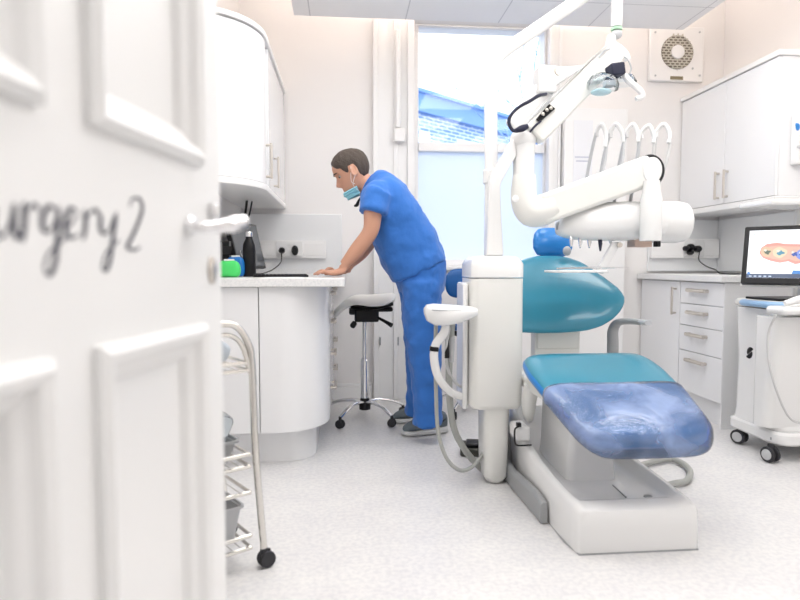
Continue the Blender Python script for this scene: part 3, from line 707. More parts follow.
# ================================================================ STOOLS
def star_base(c, rad, ang0, m, t, zt, wheel_r=.027):
    bm = nb(); lathe(bm, [(.02, .06), (.036, .065), (.038, .10), (.03, .13), (.024, .15)], (c.x, c.y, 0), 24); obj('hub', bm, M['black'], t)
    for i in range(5):
        a = ang0 + 2*PI*i/5; d = Vector((math.cos(a), math.sin(a), 0)); o_ = Vector((c.x, c.y, 0))
        bm = nb(); P = [o_+d*.03+Vector((0, 0, .115)), o_+d*rad*.35+Vector((0, 0, .122)), o_+d*rad*.7+Vector((0, 0, .105)), o_+d*rad+Vector((0, 0, .068))]
        tube(bm, P, [.019, .018, .015, .013], 12, smooth=4, flat=.7); lg = obj('leg', bm, m, t)
        q = o_+d*rad; bm = nb(); s = Vector((-d.y, d.x, 0)); TT = Matrix.Translation((q.x, q.y, wheel_r+.001)) @ Matrix.Rotation(a+.6+i, 4, 'Z')
        for sg in (-1, 1):
            rings = [[TT @ Vector((r*math.cos(2*PI*k/20), h*sg, r*math.sin(2*PI*k/20))) for k in range(20)] for r, h in ((.008, .005), (wheel_r-.002, .006), (wheel_r, .010), (wheel_r-.003, .020), (.010, .022))]
            ring_loft(bm, rings)
        cyl(bm, TT @ Vector((0, 0, 0)), (q.x, q.y, .072), .009); cyl(bm, TT @ Vector((0, -.008, 0)), TT @ Vector((0, .008, 0)), .018)
        obj('caster', bm, M['rubber'], lg)
sc_ = at(364.5, 300, 3.86); c = Vector((sc_.x, 3.86, 0))
t = thing('saddle_stool', 'cream saddle stool on a chrome star base, in front of the leaning man', 'stool', c)
star_base(c, .27, math.radians(-90+36), M['chrome'], t, 0)
zs = at(364, 307.5, 3.86).z
bm = nb(); lathe(bm, [(.027, .13), (.027, .385), (.022, .392), (.022, .40)], c, 24); obj('gas_column', bm, M['chrome'], t)
bm = nb(); lathe(bm, [(.014, .395), (.014, zs-.05)], c, 20); obj('piston', bm, M['chrome'], t)
bm = nb(); zb = zs-.035; box(bm, c.x-.065, c.x+.09, c.y-.06, c.y+.06, zb-.055, zb+.03); box(bm, c.x-.10, c.x-.03, c.y-.04, c.y+.04, zb-.01, zb+.035); cyl(bm, (c.x-.06, c.y-.07, zb-.05), (c.x-.085, c.y-.085, zb-.085), .018)
box(bm, c.x+.02, c.x+.18, c.y-.06, c.y+.05, zb+.01, zb+.04, Matrix.Translation((0, 0, 0)))
obj('tilt_mechanism', bm, M['black'], t, bev=.012)
bm = nb(); tube(bm, [(c.x+.08, c.y-.05, zb-.025), (c.x+.13, c.y-.09, zb-.05), (c.x+.165, c.y-.12, zb-.07)], [.009, .011, .015], 10, smooth=3); obj('lever', bm, M['black'], t)
# saddle: front (left in the picture) dips, rear rises
bm = nb(); rings = []
for i in range(17):
    u = i/16; x = -.20+.40*u; w = .075+.115*math.sin(min(1, u*1.15)*PI*.62)**1.2 if u > 0 else .06
    if u > .8: w *= math.sqrt(max(.05, 1-((u-.8)/.22)**2))
    if u < .12: w *= math.sqrt(max(.15, 1-((.12-u)/.14)**2))
    zc_ = -.095*max(0, 1-u/.38)**1.6 + .012*math.sin(u*PI) + .03*max(0, (u-.55)/.45)**1.4
    ring = []
    for k in range(20):
        a = 2*PI*k/20; y = w*math.cos(a); s = math.sin(a)
        sad = .050*(y/.19)**2*-1 + .03*math.exp(-(y/.05)**2)*-1*(.3+u*.7) + .022
        ring.append(Vector((c.x+x, c.y+y, zs+.035+zc_+sad+ (.026*s if s > 0 else .034*s))))
    rings.append(ring)
ring_loft(bm, rings); seat_o = obj('seat', bm, M['saddle'], t, sub=1)
# black underside shell
bm = nb(); rings = []
for i in range(9):
    u = i/8; x = -.09+.27*u; w = .12*math.sin((.15+.7*u)*PI)**.6; zc_ = .02*u**1.5
    rings.append([Vector((c.x+x, c.y+w*math.cos(2*PI*k/16), zs+.008+zc_-.05*(w*math.cos(2*PI*k/16)/.19)**2+.014*math.sin(2*PI*k/16))) for k in range(16)])
ring_loft(bm, rings); obj('seat_shell', bm, M['black'], t)

c0 = at(470, 325, 4.0); c = Vector((c0.x, 3.98, 0))
t = thing('operator_stool', 'blue operator stool with backrest, mostly hidden behind the white unit column', 'stool', c)
star_base(c, .25, .3, M['chrome'], t, 0)
zs = at(460, 330, 3.98).z
bm = nb(); lathe(bm, [(.027, .13), (.027, .36), (.016, .365), (.016, zs-.03)], c, 20); obj('gas_column', bm, M['chrome'], t)
bm = nb(); lathe(bm, [(0, zs-.04), (.12, zs-.035), (.14, zs-.01), (.13, zs)], c, 24); obj('seat_plate', bm, M['black'], t)
bm = nb(); lathe(bm, [(0, zs+.001), (.17, zs+.001), (.19, zs+.02), (.19, zs+.045), (.17, zs+.065), (0, zs+.075)], c, 32); obj('seat', bm, M['darkblue'], t, sub=1)
bz0, bz1 = at(455, 299, 4.1).z, at(455, 268, 4.1).z; bm = nb(); rings = []
xl_ = at(444, 280, 4.1).x
for i in range(11):
    a = -.75+1.5*i/10
    cx, cy = c.x+.20*math.sin(a)*1.1, c.y+.02+.16*math.cos(a)
    e = math.sqrt(max(.06, 1-(abs(i-5)/5.2)**4))
    hz = (bz1-bz0)/2*e; nx, ny = math.sin(a), math.cos(a)
    rings.append([Vector((cx+nx*.028*e*math.cos(2*PI*k/14), cy+ny*.028*e*math.cos(2*PI*k/14), (bz0+bz1)/2+hz*math.sin(2*PI*k/14))) for k in range(14)])
ring_loft(bm, rings); obj('backrest', bm, M['darkblue'], t, sub=1)
bm = nb(); tube(bm, [(c.x, c.y+.05, zs-.03), (c.x, c.y+.2, zs-.02), (c.x, c.y+.235, zs+.06), (c.x, c.y+.205, bz0+.03)], .012, 10, smooth=4); obj('back_support', bm, M['black'], t)

# ================================================================ MAN
PY = 3.42
def P(px, py, dy=0): return at(px, py, PY+dy)
pers = thing('person', 'man in blue scrubs, mask under his chin, leaning on the left worktop', 'person', (P(420, 430).x, PY, 0))
HS = 1.01
pit = math.radians(27)
HM = Matrix.Translation(P(351.8, 172.5)) @ Matrix(((-math.cos(pit), 0, -math.sin(pit), 0), (0, -1, 0, 0), (-math.sin(pit), 0, math.cos(pit), 0), (0, 0, 0, 1))) @ Matrix.Scale(HS, 4)
def interp(tab, z):
    if z <= tab[0][0]: return tab[0][1]
    for (a, u), (b, v) in zip(tab, tab[1:]):
        if z <= b:
            s = (z-a)/(b-a); return u+(v-u)*s
    return tab[-1][1]
Ff = [(-.118, .04), (-.112, .074), (-.100, .086), (-.085, .082), (-.072, .086), (-.055, .086), (-.035, .086), (-.01, .086), (.008, .086), (.022, .094), (.035, .096), (.06, .093), (.085, .08), (.105, .058), (.118, .03), (.124, .002)]
Bf = [(-.118, .0), (-.10, .03), (-.08, .055), (-.05, .075), (-.02, .092), (.01, .103), (.04, .108), (.07, .101), (.095, .082), (.112, .055), (.124, .002)]
Wf = [(-.118, .012), (-.112, .030), (-.10, .042), (-.085, .051), (-.06, .061), (-.03, .069), (0, .073), (.03, .077), (.06, .076), (.085, .066), (.105, .048), (.118, .026), (.124, .002)]
def headpt(th, z, off=0.):
    f, b, w = interp(Ff, z), interp(Bf, z), interp(Wf, z); c_, s_ = math.cos(th), math.sin(th)
    x = (f if c_ > 0 else b)*math.copysign(abs(c_)**.9, c_); y = w*math.copysign(abs(s_)**.85, s_)
    if c_ > 0:
        # nose
        if -.052 < z < .02:
            n = interp([(-.052, 0), (-.045, .018), (-.036, .032), (-.030, .031), (-.01, .017), (.010, .005), (.02, 0)], z)
            x += n*math.exp(-(y/(.0105+.004*(z < -.025)))**2)
        x -= .013*math.exp(-((abs(y)-.033)/.014)**2-((z-.006)/.011)**2)         # eye sockets
        x += .006*math.exp(-((abs(y)-.03)/.018)**2-((z-.026)/.006)**2)          # brow
        x += .005*math.exp(-(y/.02)**2-((z+.066)/.004)**2) + .005*math.exp(-(y/.018)**2-((z+.077)/.004)**2) - .004*math.exp(-(y/.02)**2-((z+.0715)/.0022)**2)
    if off:
        return Vector((x, y, z)) + Vector((x, y, z-.02)).normalized()*off
    return Vector((x, y, z))
def head_rings(zs_, seg=64, off=0): return [[HM @ headpt(2*PI*i/seg, z, off) for i in range(seg)] for z in zs_]
zs_ = [-.118+.242*i/60 for i in range(61)]
bm = nb(); ring_loft(bm, head_rings(zs_))
for s in (-1, 1):   # ears
    TE = HM @ Matrix.Translation((-.008, s*.078, -.005)) @ Matrix.Rotation(s*.35, 4, 'Z') @ Matrix.Rotation(-.15, 4, 'Y')
    rings = []
    for i in range(20):
        a = 2*PI*i/20; r = .030 if math.sin(a) > 0 else .026
        rings.append(TE @ Vector((.017*math.cos(a)-.003*math.sin(a), 0, r*math.sin(a))))
    rr_ = [[rings[i] + (TE.to_3x3() @ Vector((.0045*math.cos(2*PI*k/8)*math.cos(2*PI*i/20), .005*math.sin(2*PI*k/8), .0045*math.cos(2*PI*k/8)*math.sin(2*PI*i/20)))) for k in range(8)] for i in range(20)]
    ring_loft(bm, rr_, closed=True); ell(bm, TE @ Vector((0, -s*.004, 0)), .015, .005, .026, TE.to_3x3().to_4x4())
# neck, torso inside the clothes
tube(bm, [HM @ Vector((-.02, 0, -.03)), HM @ Vector((-.035, 0, -.09)), P(373, 187), P(379, 195)], [.058, .057, .062, .08], 24, smooth=4)
def oring(c, d, ht, hw, n=28, sq=1.0):
    """ring round centre c, perpendicular to d in the picture plane; ht half thickness, hw half width"""
    d = d.normalized(); a = Vector((d.z, 0, -d.x)); out = []
    for i in range(n):
        t_ = 2*PI*i/n; out.append(c + a*(ht*math.copysign(abs(math.cos(t_))**sq, math.cos(t_))) + Vector((0, 1, 0))*(hw*math.copysign(abs(math.sin(t_))**sq, math.sin(t_))))
    return out
K = 3.45/600
def torso(spec, bm, add=0):
    ctr = [P(a, b) for a, b, _, _ in spec]; rings = []
    for i, (a, b, ht, hw) in enumerate(spec):
        d = ctr[min(i+1, len(ctr)-1)]-ctr[max(0, i-1)]
        rings.append(oring(ctr[i], d, ht*K-add, hw-add, sq=.85))
    ring_loft(bm, rings)
tors = [(371, 177.5, 9, .075), (375.5, 181.5, 14, .12), (380.5, 187.5, 18, .175), (386, 197, 22.5, .205), (392, 212, 26, .205), (399, 228, 29, .195), (407, 245, 31.5, .19), (413, 258, 31, .19), (419, 271, 28.5, .195)]
torso([(a, b, c_, d_) for a, b, c_, d_ in tors], bm, .03)
# arms and hands
armL = [P(377, 192, -.175), P(373, 212, -.20), P(370.5, 231, -.205), P(357, 250, -.19), P(344, 265, -.17)]
armR = [P(380, 194, .175), P(377, 214, .21), P(374, 234, .22), P(362, 252, .20), P(349, 265, .15)]
for arm in (armL, armR): tube(bm, arm, [.058, .050, .043, .041, .027], 20, smooth=5)
def hand(wr, fwd, side, thumb, curl):
    fwd = fwd.normalized(); side = side.normalized(); up = Vector((0, 0, 1))
    pc = wr+fwd*.05
    rings = []
    for k, (s, hw, ht) in enumerate(((-.01, .025, .021), (.02, .030, .019), (.05, .039, .017), (.078, .041, .0145), (.092, .038, .012))):
        c_ = wr+fwd*s; c_.z = wr.z+(WT+.024-wr.z)*min(1, max(0, s+.01)/.06)
        rings.append([c_+side*(hw*math.cos(2*PI*i/16))+up*(ht*math.sin(2*PI*i/16)) for i in range(16)])
    ring_loft(bm, rings); kn = wr+fwd*.088; kn.z = WT+.025
    for j, ln in enumerate((.072, .080, .074, .058)):
        o_ = kn+side*thumb*(.030-.020*j); f = (fwd+side*thumb*(.16-.11*j)).normalized()
        tube(bm, [o_-f*.02, o_, o_+f*ln*.42+up*curl, o_+f*ln*.75+up*(curl*.3-.006), o_+f*ln+up*(-.012)], [.010, .0098, .0088, .0082, .0062], 10, smooth=3)
    o_ = wr+fwd*.025+side*thumb*.022; o_.z = WT+.024
    tube(bm, [o_, o_+fwd*.03+side*thumb*.028, o_+fwd*.062+side*thumb*.036+up*-.006, o_+fwd*.085+side*thumb*.034+up*-.010], [.014, .0125, .0105, .007], 10, smooth=3)
wl = armL[-1]; wl2 = Vector((wl.x, wl.y, WT+.038))
hand(wl2, Vector((-1, .10, 0)), Vector((0, 1, 0)), 1, .010)
wr_ = armR[-1]; wr2 = Vector((wr_.x, wr_.y, WT+.042))
hand(wr2, Vector((-1, -.22, 0)), Vector((.2, -1, 0)), 1, .022)
tube(bm, [armL[-1], wl2], [.027, .024], 14); tube(bm, [armR[-1], wr2], [.027, .024], 14)
# legs inside the trousers
for hp, kn_, an in ((P(421, 282, -.09), P(424, 345, -.10), P(428, 425, -.10)), (P(419, 282, .08), P(420, 345, .10), P(417, 414, .13))):
    tube(bm, [hp, kn_, an], [.08, .05, .035], 16)
body = obj('body', bm, M['skin'], pers, mods=[remesh(.0055, 2)])
# mouse under the far hand
mo = wr2+Vector((-.085, -.02, 0)); mo.z = WT+.001
bm = nb(); ell(bm, (mo.x, mo.y, WT+.0145), .052, .028, .013); tag(obj('computer_mouse', bm, M['black']), "black computer mouse under the man's hand", 'mouse')
# eyes, brows, lips
for s in (-1, 1):
    bm = nb(); ell(bm, HM @ Vector((.0675, s*.032, .004)), .0115, .0115, .0115); e = obj('eye', bm, M['eye'], body)
    bm = nb(); ell(bm, HM @ Vector((.0745, s*.034, .002)), .0062, .0062, .0062); obj('iris', bm, M['iris'], body)
    bm = nb(); tube(bm, [HM @ (headpt(a*s, .024-.004*abs(a-.4))+Vector((.003, 0, .004))) for a in (.18, .35, .55, .72)], [.003, .0045, .0045, .002], 8, smooth=3, flat=.6); obj('eyebrow', bm, M['hair'], body)
bm = nb(); tube(bm, [HM @ (headpt(a, -.0715)+Vector((.0005, 0, 0))) for a in (-.3, -.15, 0, .15, .3)], [.001, .0035, .004, .0035, .001], 8, smooth=3); obj('lips', bm, M['lip'], body)
# hair cap with hairline
bm = nb(); seg = 72; rows = 26; V = {}
def hairline(th):
    a = abs((th+PI) % (2*PI)-PI)
    return interp([(0, .078), (.35, .074), (.62, .058), (.80, .045), (1.05, .038), (1.2, .008), (1.38, -.004), (1.45, .03), (1.78, .03), (1.88, -.03), (2.3, -.058), (PI, -.062)], a)
outer, inner = [], []
for j in range(rows+1):
    ro, ri = [], []
    for i in range(seg):
        th = 2*PI*i/seg; z0 = hairline(th); u = j/rows; z = z0+(.1235-z0)*math.sin(u*PI/2)
        thick = .001+.0065*min(1, u*5); thick += .002*math.sin(17*th+3*u)*math.sin(u*9)*min(1, u*6)
        ro.append(HM @ headpt(th, z, thick)); ri.append(HM @ headpt(th, z, -.003))
    outer.append(ro); inner.append(ri)
ring_loft(bm, inner[::-1]+outer, cap=False)
f = bm.faces.new([v for v in bm.verts][-seg:])
obj('hair', bm, M['hair'], pers, smooth=180)
# mask hung under the chin
bm = nb(); rings = []
for j in range(9):
    u = j/8; z = -.084-.040*u; ring = []
    for i in range(25):
        th = -1.45+2.9*i/24; p = headpt(th, max(z, -.110), 0); k = 1.0 if z > -.1 else 1-(-.1-z)*6
        n = Vector((math.cos(th), math.sin(th)*.9, -.35*u)).normalized()
        p.z = z; ring.append(p+n*(.010+.004*(j % 2)+ .004*math.sin(th*3)))
    rings.append(ring)
R0 = [[bm.verts.new(HM @ p) for p in r] for r in rings]
for a, b in zip(R0, R0[1:]):
    for i in range(24): bm.faces.new((a[i], a[i+1], b[i+1], b[i]))
def solid(t_):
    def f(o): m = o.modifiers.new('solid', 'SOLIDIFY'); m.thickness = t_; m.offset = 1
    return f
mk = obj('face_mask', bm, M['mask'], pers, mods=[solid(.002)])
for s in (-1, 1):
    for zz_ in (-.07, -.112):
        bm = nb(); q = headpt(1.4*s, max(zz_, -.108)); q.z = zz_
        tube(bm, [HM @ (q+Vector((0, s*.010, 0))), HM @ Vector((.03, s*.080, (zz_-.03)/2)), HM @ Vector((-.004, s*.084, .022 if zz_ > -.1 else -.03))], .0013, 6, smooth=5)
        obj('ear_loop', bm, M['strap'], mk)
# scrub top
bm = nb(); torso(tors, bm)
for arm, dy in ((armL, 0), (armR, 0)):
    s0, s1 = arm[0], arm[1]; tube(bm, [s0+Vector((.01, 0, .0)), s0.lerp(s1, .5), s1+(s1-s0).normalized()*.012], [.085, .080, .080], 20, smooth=4)
    ell(bm, s0+Vector((0, 0, -.005)), .08, .065, .07)
def disp(st, size):
    def f(o):
        tx_ = bpy.data.textures.new('folds', 'CLOUDS'); tx_.noise_scale = size; m = o.modifiers.new('folds', 'DISPLACE'); m.texture = tx_; m.strength = st; m.mid_level = .5; m.texture_coords = 'GLOBAL'
    return f
top = obj('scrub_top', bm, M['scrub'], pers, mods=[remesh(.011, 5), disp(.022, .09)])
# V-neck collar band and breast pocket
bm = nb(); tube(bm, [P(376, 174, .0), P(372, 176, -.06), P(366, 184, -.065), P(361, 195, 0), P(366, 184, .065), P(372, 176, .06), P(376, 174, .0)], .007, 8, smooth=5); obj('collar', bm, M['scrub'], top)
# trousers
bm = nb()
ctr = [P(419, 258), P(419.5, 268), P(420.5, 280), P(421, 292)]
ring_loft(bm, [oring(c_, Vector((0.02, 0, -1)), h*K, w_, sq=.85) for c_, h, w_ in zip(ctr, (26, 26.5, 25.5, 23), (.17, .182, .185, .18))])
def leg(pts, rs): tube(bm, pts, rs, 24, smooth=5, flat=1)
leg([P(421, 282, -.09), P(422, 310, -.095), P(424, 345, -.10), P(426, 375, -.10), P(427.5, 400, -.10), P(427, 426, -.10)], [.115, .112, .098, .088, .082, .084])
leg([P(419, 282, .08), P(419, 310, .09), P(420, 345, .10), P(420, 375, .11), P(419, 398, .12), P(417, 415.5, .13)], [.112, .108, .092, .082, .078, .080])
obj('scrub_trousers', bm, M['scrub'], pers, mods=[remesh(.011, 5), disp(.026, .08)])
# shoes
def shoe(toe, heel, Y):
    """toe / heel world points at floor; built along the shoe's own axis"""
    L_ = (heel-toe).length; d = (heel-toe).normalized(); s = Vector((-d.y, d.x, 0))
    def ring(u, w, z0, h, n=20, sq=.8):
        c_ = toe+d*(u*L_); out = []
        for i in range(n):
            a = 2*PI*i/n; out.append(c_+s*(w*math.copysign(abs(math.cos(a))**sq, math.cos(a)))+Vector((0, 0, z0+h/2+h/2*math.copysign(abs(math.sin(a))**sq, math.sin(a)))))
        return out
    bm = nb(); ring_loft(bm, [ring(u, w, .028, h) for u, w, h in ((.02, .018, .018), (.07, .034, .036), (.18, .044, .050), (.32, .047, .066), (.45, .044, .088), (.58, .040, .108), (.66, .037, .115), (.85, .036, .108), (.96, .031, .095), (.99, .02, .07))])
    up = obj('shoe', bm, M['shoe'], pers, sub=1)
    bm = nb(); ring_loft(bm, [ring(u, w, z, h, sq=.6) for u, w, z, h in ((-.01, .02, .014, .016), (.04, .037, .006, .026), (.18, .050, .0015, .030), (.35, .051, .0015, .032), (.6, .044, .003, .034), (.85, .044, .0015, .038), (.97, .038, .004, .040), (1.01, .024, .010, .030))])
    obj('sole', bm, M['sole'], up, sub=1)
    bm = nb()   # side swoosh-shaped mark, laid on both flanks
    for sg in (-1, 1):
        pts = [(.50, .052), (.60, .046), (.74, .052), (.93, .092), (.76, .070), (.62, .062), (.54, .070)]
        f0 = lambda a, b: toe+d*(a*L_)+s*(sg*(.043-.006*(b > .07)))+Vector((0, 0, b)); f1 = lambda a, b: toe+d*(a*L_)+s*(sg*.032)+Vector((0, 0, b))
        prism(bm, pts, f1, f0)
    obj('side_mark', bm, M['black'], up)
    bm = nb()
    for k in range(5):
        u = .30+.055*k; h = .062+.012*k+.034
        c_ = toe+d*(u*L_)+Vector((0, 0, h+.006)); tube(bm, [c_-s*.018-Vector((0, 0, .003)), c_+Vector((0, 0, .002)), c_+s*.018-Vector((0, 0, .003))], .003, 6)
    obj('laces', bm, M['lgrey'], up)
a, b = atz(402, 436, 0), atz(446, 432, 0); a.z = b.z = 0
b = a+(b-a).normalized()*.285; shoe(a, b, 0)
a = atz(392, 423, 0); a.z = 0; b = a+Vector((.285, .02, 0)); shoe(a, b, 0)
# clip hanging at the collar
bm = nb(); tube(bm, [P(361, 197, -.03), P(358.5, 201, -.03), P(357, 205, -.03), P(354, 206, -.03)], [.004, .007, .010, .005], 8, smooth=3)
cl = obj('clip_pen', bm, M['black'], pers, label='small dark clip at the collar')
# ================================================================ DENTAL CHAIR
ch = thing('dental_chair', 'teal and blue dental chair on a white floor base with plastic-covered foot end', 'dental chair', (1.02, 2.5, 0))
# base: a tub with raised rims, rising towards the back
def bsec(y, xl, xr, zr, zi, wl=.035, r=.02):
    """closed section, from outer left bottom round over rim, basin, rim, to outer right bottom"""
    return [Vector((xl, y, 0.004)), Vector((xl, y, zr*.6)), Vector((xl+.004, y, zr-r)), Vector((xl+.012, y, zr-.004)), Vector((xl+.025, y, zr)),
            Vector((xl+wl, y, zr-.002)), Vector((xl+wl+.018, y, zi+.25*(zr-zi))), Vector((xl+wl+.04, y, zi)), Vector(((xl+xr)/2, y, zi)), Vector((xr-wl-.04, y, zi)),
            Vector((xr-wl-.018, y, zi+.25*(zr-zi))), Vector((xr-wl, y, zr-.002)), Vector((xr-.025, y, zr)), Vector((xr-.012, y, zr-.004)), Vector((xr-.004, y, zr-r)), Vector((xr, y, zr*.6)), Vector((xr, y, .004))]
fl, fr_ = atz(577, 553, 0), atz(698, 552, 0); yf = (fl.y+fr_.y)/2
xl, xr = fl.x-.005, fr_.x+.015
S = [(yf, xl+.012, xr-.012, .150, .150), (yf+.012, xl, xr, .160, .160), (yf+.06, xl-.004, xr+.002, .167, .166), (yf+.10, xl-.008, xr+.004, .168, .150), (yf+.16, xl-.01, xr+.005, .170, .130), (yf+.28, xl-.012, xr+.005, .175, .125), (yf+.45, xl-.012, xr, .185, .125), (yf+.62, xl-.010, xr-.005, .215, .130), (yf+.78, xl-.008, xr-.008, .275, .150), (yf+.90, xl-.004, xr-.01, .31, .20), (yf+.98, xl, xr-.012, .315, .29), (yf+1.0, xl+.02, xr-.03, .30, .28)]
bm = nb(); ring_loft(bm, [bsec(*s) for s in S]); obj('base', bm, M['white'], ch, smooth=50)
bm = nb(); ring_loft(bm, [[Vector((x, y, z)) for x, y in ((xl+.005, yf-.004), (xr-.005, yf-.004), (xr+.004, yf+.1), (xr-.002, yf+.99), (xl-.004, yf+.99), (xl-.013, yf+.1))] for z in (.0005, .0045)]); obj('base_gasket', bm, M['grey'], ch)
# lift column inside the tub and hole
bm = nb(); rings = []
for z, y0, y1, hw in ((.12, yf+.36, yf+.75, .105), (.20, yf+.37, yf+.74, .10), (.36, yf+.34, yf+.74, .095), (.47, yf+.32, yf+.74, .10)):
    rings.append([Vector((1.0+a, b, z)) for a, b in rrect(-hw, hw, y0, y1, .03, 4)])
ring_loft(bm, rings); obj('lift_column', bm, M['white'], ch)
c = atz(648, 497, .13); bm = nb(); lathe(bm, [(.016, -.003), (.016, .003), (.012, .005)], (c.x, c.y, .131), 20); obj('screw_cap', bm, M['grey'], ch)
a, b = atz(613, 486, .13), atz(626, 498, .13); bm = nb(); tube(bm, [(a.x, a.y, .133), (b.x, b.y, .133)], .003, 6); obj('cover_seam', bm, M['grey'], ch)
# under-seat bracket
bm = nb(); box(bm, .80, 1.24, 2.40, 2.80, .44, .50); box(bm, .87, 1.14, 2.2, 2.72, .40, .47); obj('seat_bracket', bm, M['cream'], ch, bev=.02, seg=3)
bm = nb(); tube(bm, [(.82, 2.56, .47), (.815, 2.58, .40), (.82, 2.60, .33), (.83, 2.62, .30)], [.035, .032, .026, .015], 14, smooth=3); obj('bracket_leg', bm, M['cream'], ch)
# seat + leg rest: one long slab whose top slopes to the foot
c0 = at(524, 353, 2.52); # back left of the seat
def seat_center(v):  # v 0 at the back, 1 at the foot
    y = 2.55-(2.55-1.93)*v; x = 1.045+.005*v
    z = .622-.03*v-.155*v**1.25
    return Vector((x, y, z))
def seat_hw(v):
    return interp([(0, .265), (.1, .285), (.25, .292), (.45, .283), (.7, .260), (.88, .243), (1, .23)], v)
def slab(name, v0, v1, m, th, n=22, grow=0, par=None, endround=True, startround=True, **k):
    """cushion between v0 and v1 with rounded flanks"""
    bm = nb(); rings = []
    for i in range(n+1):
        v = v0+(v1-v0)*i/n; c_ = seat_center(v); hw = seat_hw(v)+grow; t_ = th/2+grow
        e = 1.0
        if endround: e = min(e, math.sqrt(max(.0, 1-max(0, (v-(v1-.20))/.20)**2.6))) if v > v1-.20 else e
        q = 1.0
        dv_ = min((v1-v) if endround else 9, (v-v0) if startround else 9)
        if dv_ < .06: q = math.sqrt(max(.04, 1-(1-dv_/.06)**2))
        w = hw*(.62+.38*e) if endround and v > v1-.20 else hw
        w -= (1-q)*.02
        h_ = t_*q; ring = []
        for j in range(28):
            a = 2*PI*j/28; ca, sa = math.cos(a), math.sin(a)
            xx = w*math.copysign(abs(ca)**.35, ca); zz_ = h_*math.copysign(abs(sa)**.75, sa)
            if sa > 0: zz_ *= 1-.0*abs(ca); zz_ += -.010*(1-abs(xx/w)**2)*min(1, 4*v)   # gentle dish
            ring.append(c_+Vector((xx, 0, zz_-th/2)))
        rings.append(ring)
    ring_loft(bm, rings)
    return obj(name, bm, m, par or ch, smooth=180, **k)
seat_o = slab('seat', 0, 1.0, M['teal'], .085)
def seatmat():
    m = M['teal'].copy(); m.name = 'teal_to_blue_upholstery'; return m
bm = nb()
# added bluer shell: flank tone beside the reflecting top, put into colour
slab('flank_tint', .0, .995, M['blueup'], .060, grow=.006).location = (0, 0, 0)
ch_band = bpy.data.objects['flank_tint']
for v in ch_band.data.vertices: v.co.z -= .016
slab('foot_cover', .50, 1.035, M['film'], .095, grow=.010, startround=False, label='clear plastic cover over the foot end')
# armrest, far right
bm = nb(); pa = at(624, 352, 2.86)
ax = 1.345; rings = []
ptsA = [(ax, 2.90, .50), (ax, 2.90, .60), (ax-.004, 2.895, .665), (ax, 2.87, .705), (ax, 2.82, .722), (ax, 2.72, .733), (ax, 2.60, .74)]
tube(bm, ptsA, [.030, .029, .028, .025, .021, .018, .017], 14, smooth=5, flat=.8)
obj('armrest', bm, M['grey'], ch)
tube_ = nb(); tube(tube_, [(ax, 2.615, .741), (ax, 2.55, .742)], .018, 12, flat=.7); obj('armrest_tip', tube_, M['lgrey'], ch)
bm = nb(); box(bm, 1.20, 1.37, 2.78, 2.93, .46, .51); obj('armrest_mount', bm, M['white'], ch, bev=.015)
# back support column
a, b = at(533, 352, 2.90), at(578, 326, 2.90); bm = nb()
box(bm, a.x, b.x, 2.87, 2.94, .50, b.z+.02); box(bm, a.x+.01, b.x-.01, 2.863, 2.87, a.z+.02, b.z-.01); obj('back_support', bm, M['cream'], ch, bev=.008)
# backrest: wing-shaped inflated cushion, reclined
def inflated(name, prof, zc0, slope_y, y0, xc, thick, m, par, n=26, seg=40):
    """prof: list of (z, halfwidth); surface leans back by slope_y(z)"""
    zs_ = [p[0] for p in prof]; z0, z1 = zs_[0], zs_[-1]; bm = nb(); rings = []
    for i in range(n+1):
        u = i/n; z = z0+(z1-z0)*(.5-.5*math.cos(PI*u)); w = max(.002, interp(prof, z)); e = math.sin(PI*min(1, max(.0, (.5-.5*math.cos(PI*u)))))**.42 if 0 < u < 1 else .02
        ring = []
        for j in range(seg):
            a = 2*PI*j/seg; ca, sa = math.cos(a), math.sin(a)
            x = w*math.copysign(abs(ca)**.8, ca); t_ = thick/2*e*math.copysign(abs(sa)**.75, sa)*(1-.25*abs(x/w)**3)
            yy = y0+slope_y(z); curve = -.10*(abs(x)/.36)**2*0.6      # wings come forward
            ring.append(Vector((xc(z)+x, yy+curve+t_*.87*-1, z+t_*.3*1)))
        rings.append(ring)
    ring_loft(bm, rings); return obj(name, bm, m, par, smooth=180)
def mk(px, py, Y): return at(px, py, Y).z
pf = []
for py, hw in ((333, 10), (332, 26), (330, 40), (326, 51), (320, 60), (313, 66.5), (306, 70), (300, 71.5), (295, 70.5), (288, 65), (281, 57), (274, 48), (267, 39), (262, 31), (258.5, 22), (256, 10)):
    Y = 2.80+.30*(333-py)/76; q = at(552, py, Y); pf.append((q.z, hw*(Y*1.06)/600))
# halfwidth in metres at slant distance
zb, zt_ = pf[0][0], pf[-1][0]
backrest = inflated('backrest', pf, 0, lambda z: .30*(z-zb)/(zt_-zb), 2.80, lambda z: at(548, 333-(z-zb)/(zt_-zb)*76, 2.80+.30*(z-zb)/(zt_-zb)).x, .115, M['teal'], ch)
hz0, hz1 = at(553, 257, 3.12).z, at(553, 228, 3.17).z; hx = at(553, 243, 3.14).x; hw = 19.5*3.3/600
headr = inflated('headrest', [(hz0, hw*.45), (hz0+.015, hw*.85), (hz0+.05, hw), (hz0+.09, hw*.98), (hz1-.03, hw*.88), (hz1-.008, hw*.7), (hz1, hw*.4)], 0, lambda z: .05*(z-hz0)/.15, 3.13, lambda z: hx, .10, M['blueup'], ch)
bm = nb(); box(bm, hx-.03, hx+.03, 3.16, 3.19, hz0-.14, hz0+.08); obj('headrest_bar', bm, M['chrome'], ch, bev=.004)
bm = nb(); c1_ = at(567, 251, 3.04); ell(bm, c1_, .022, .018, .025); obj('headrest_clip', bm, M['lgrey'], ch)
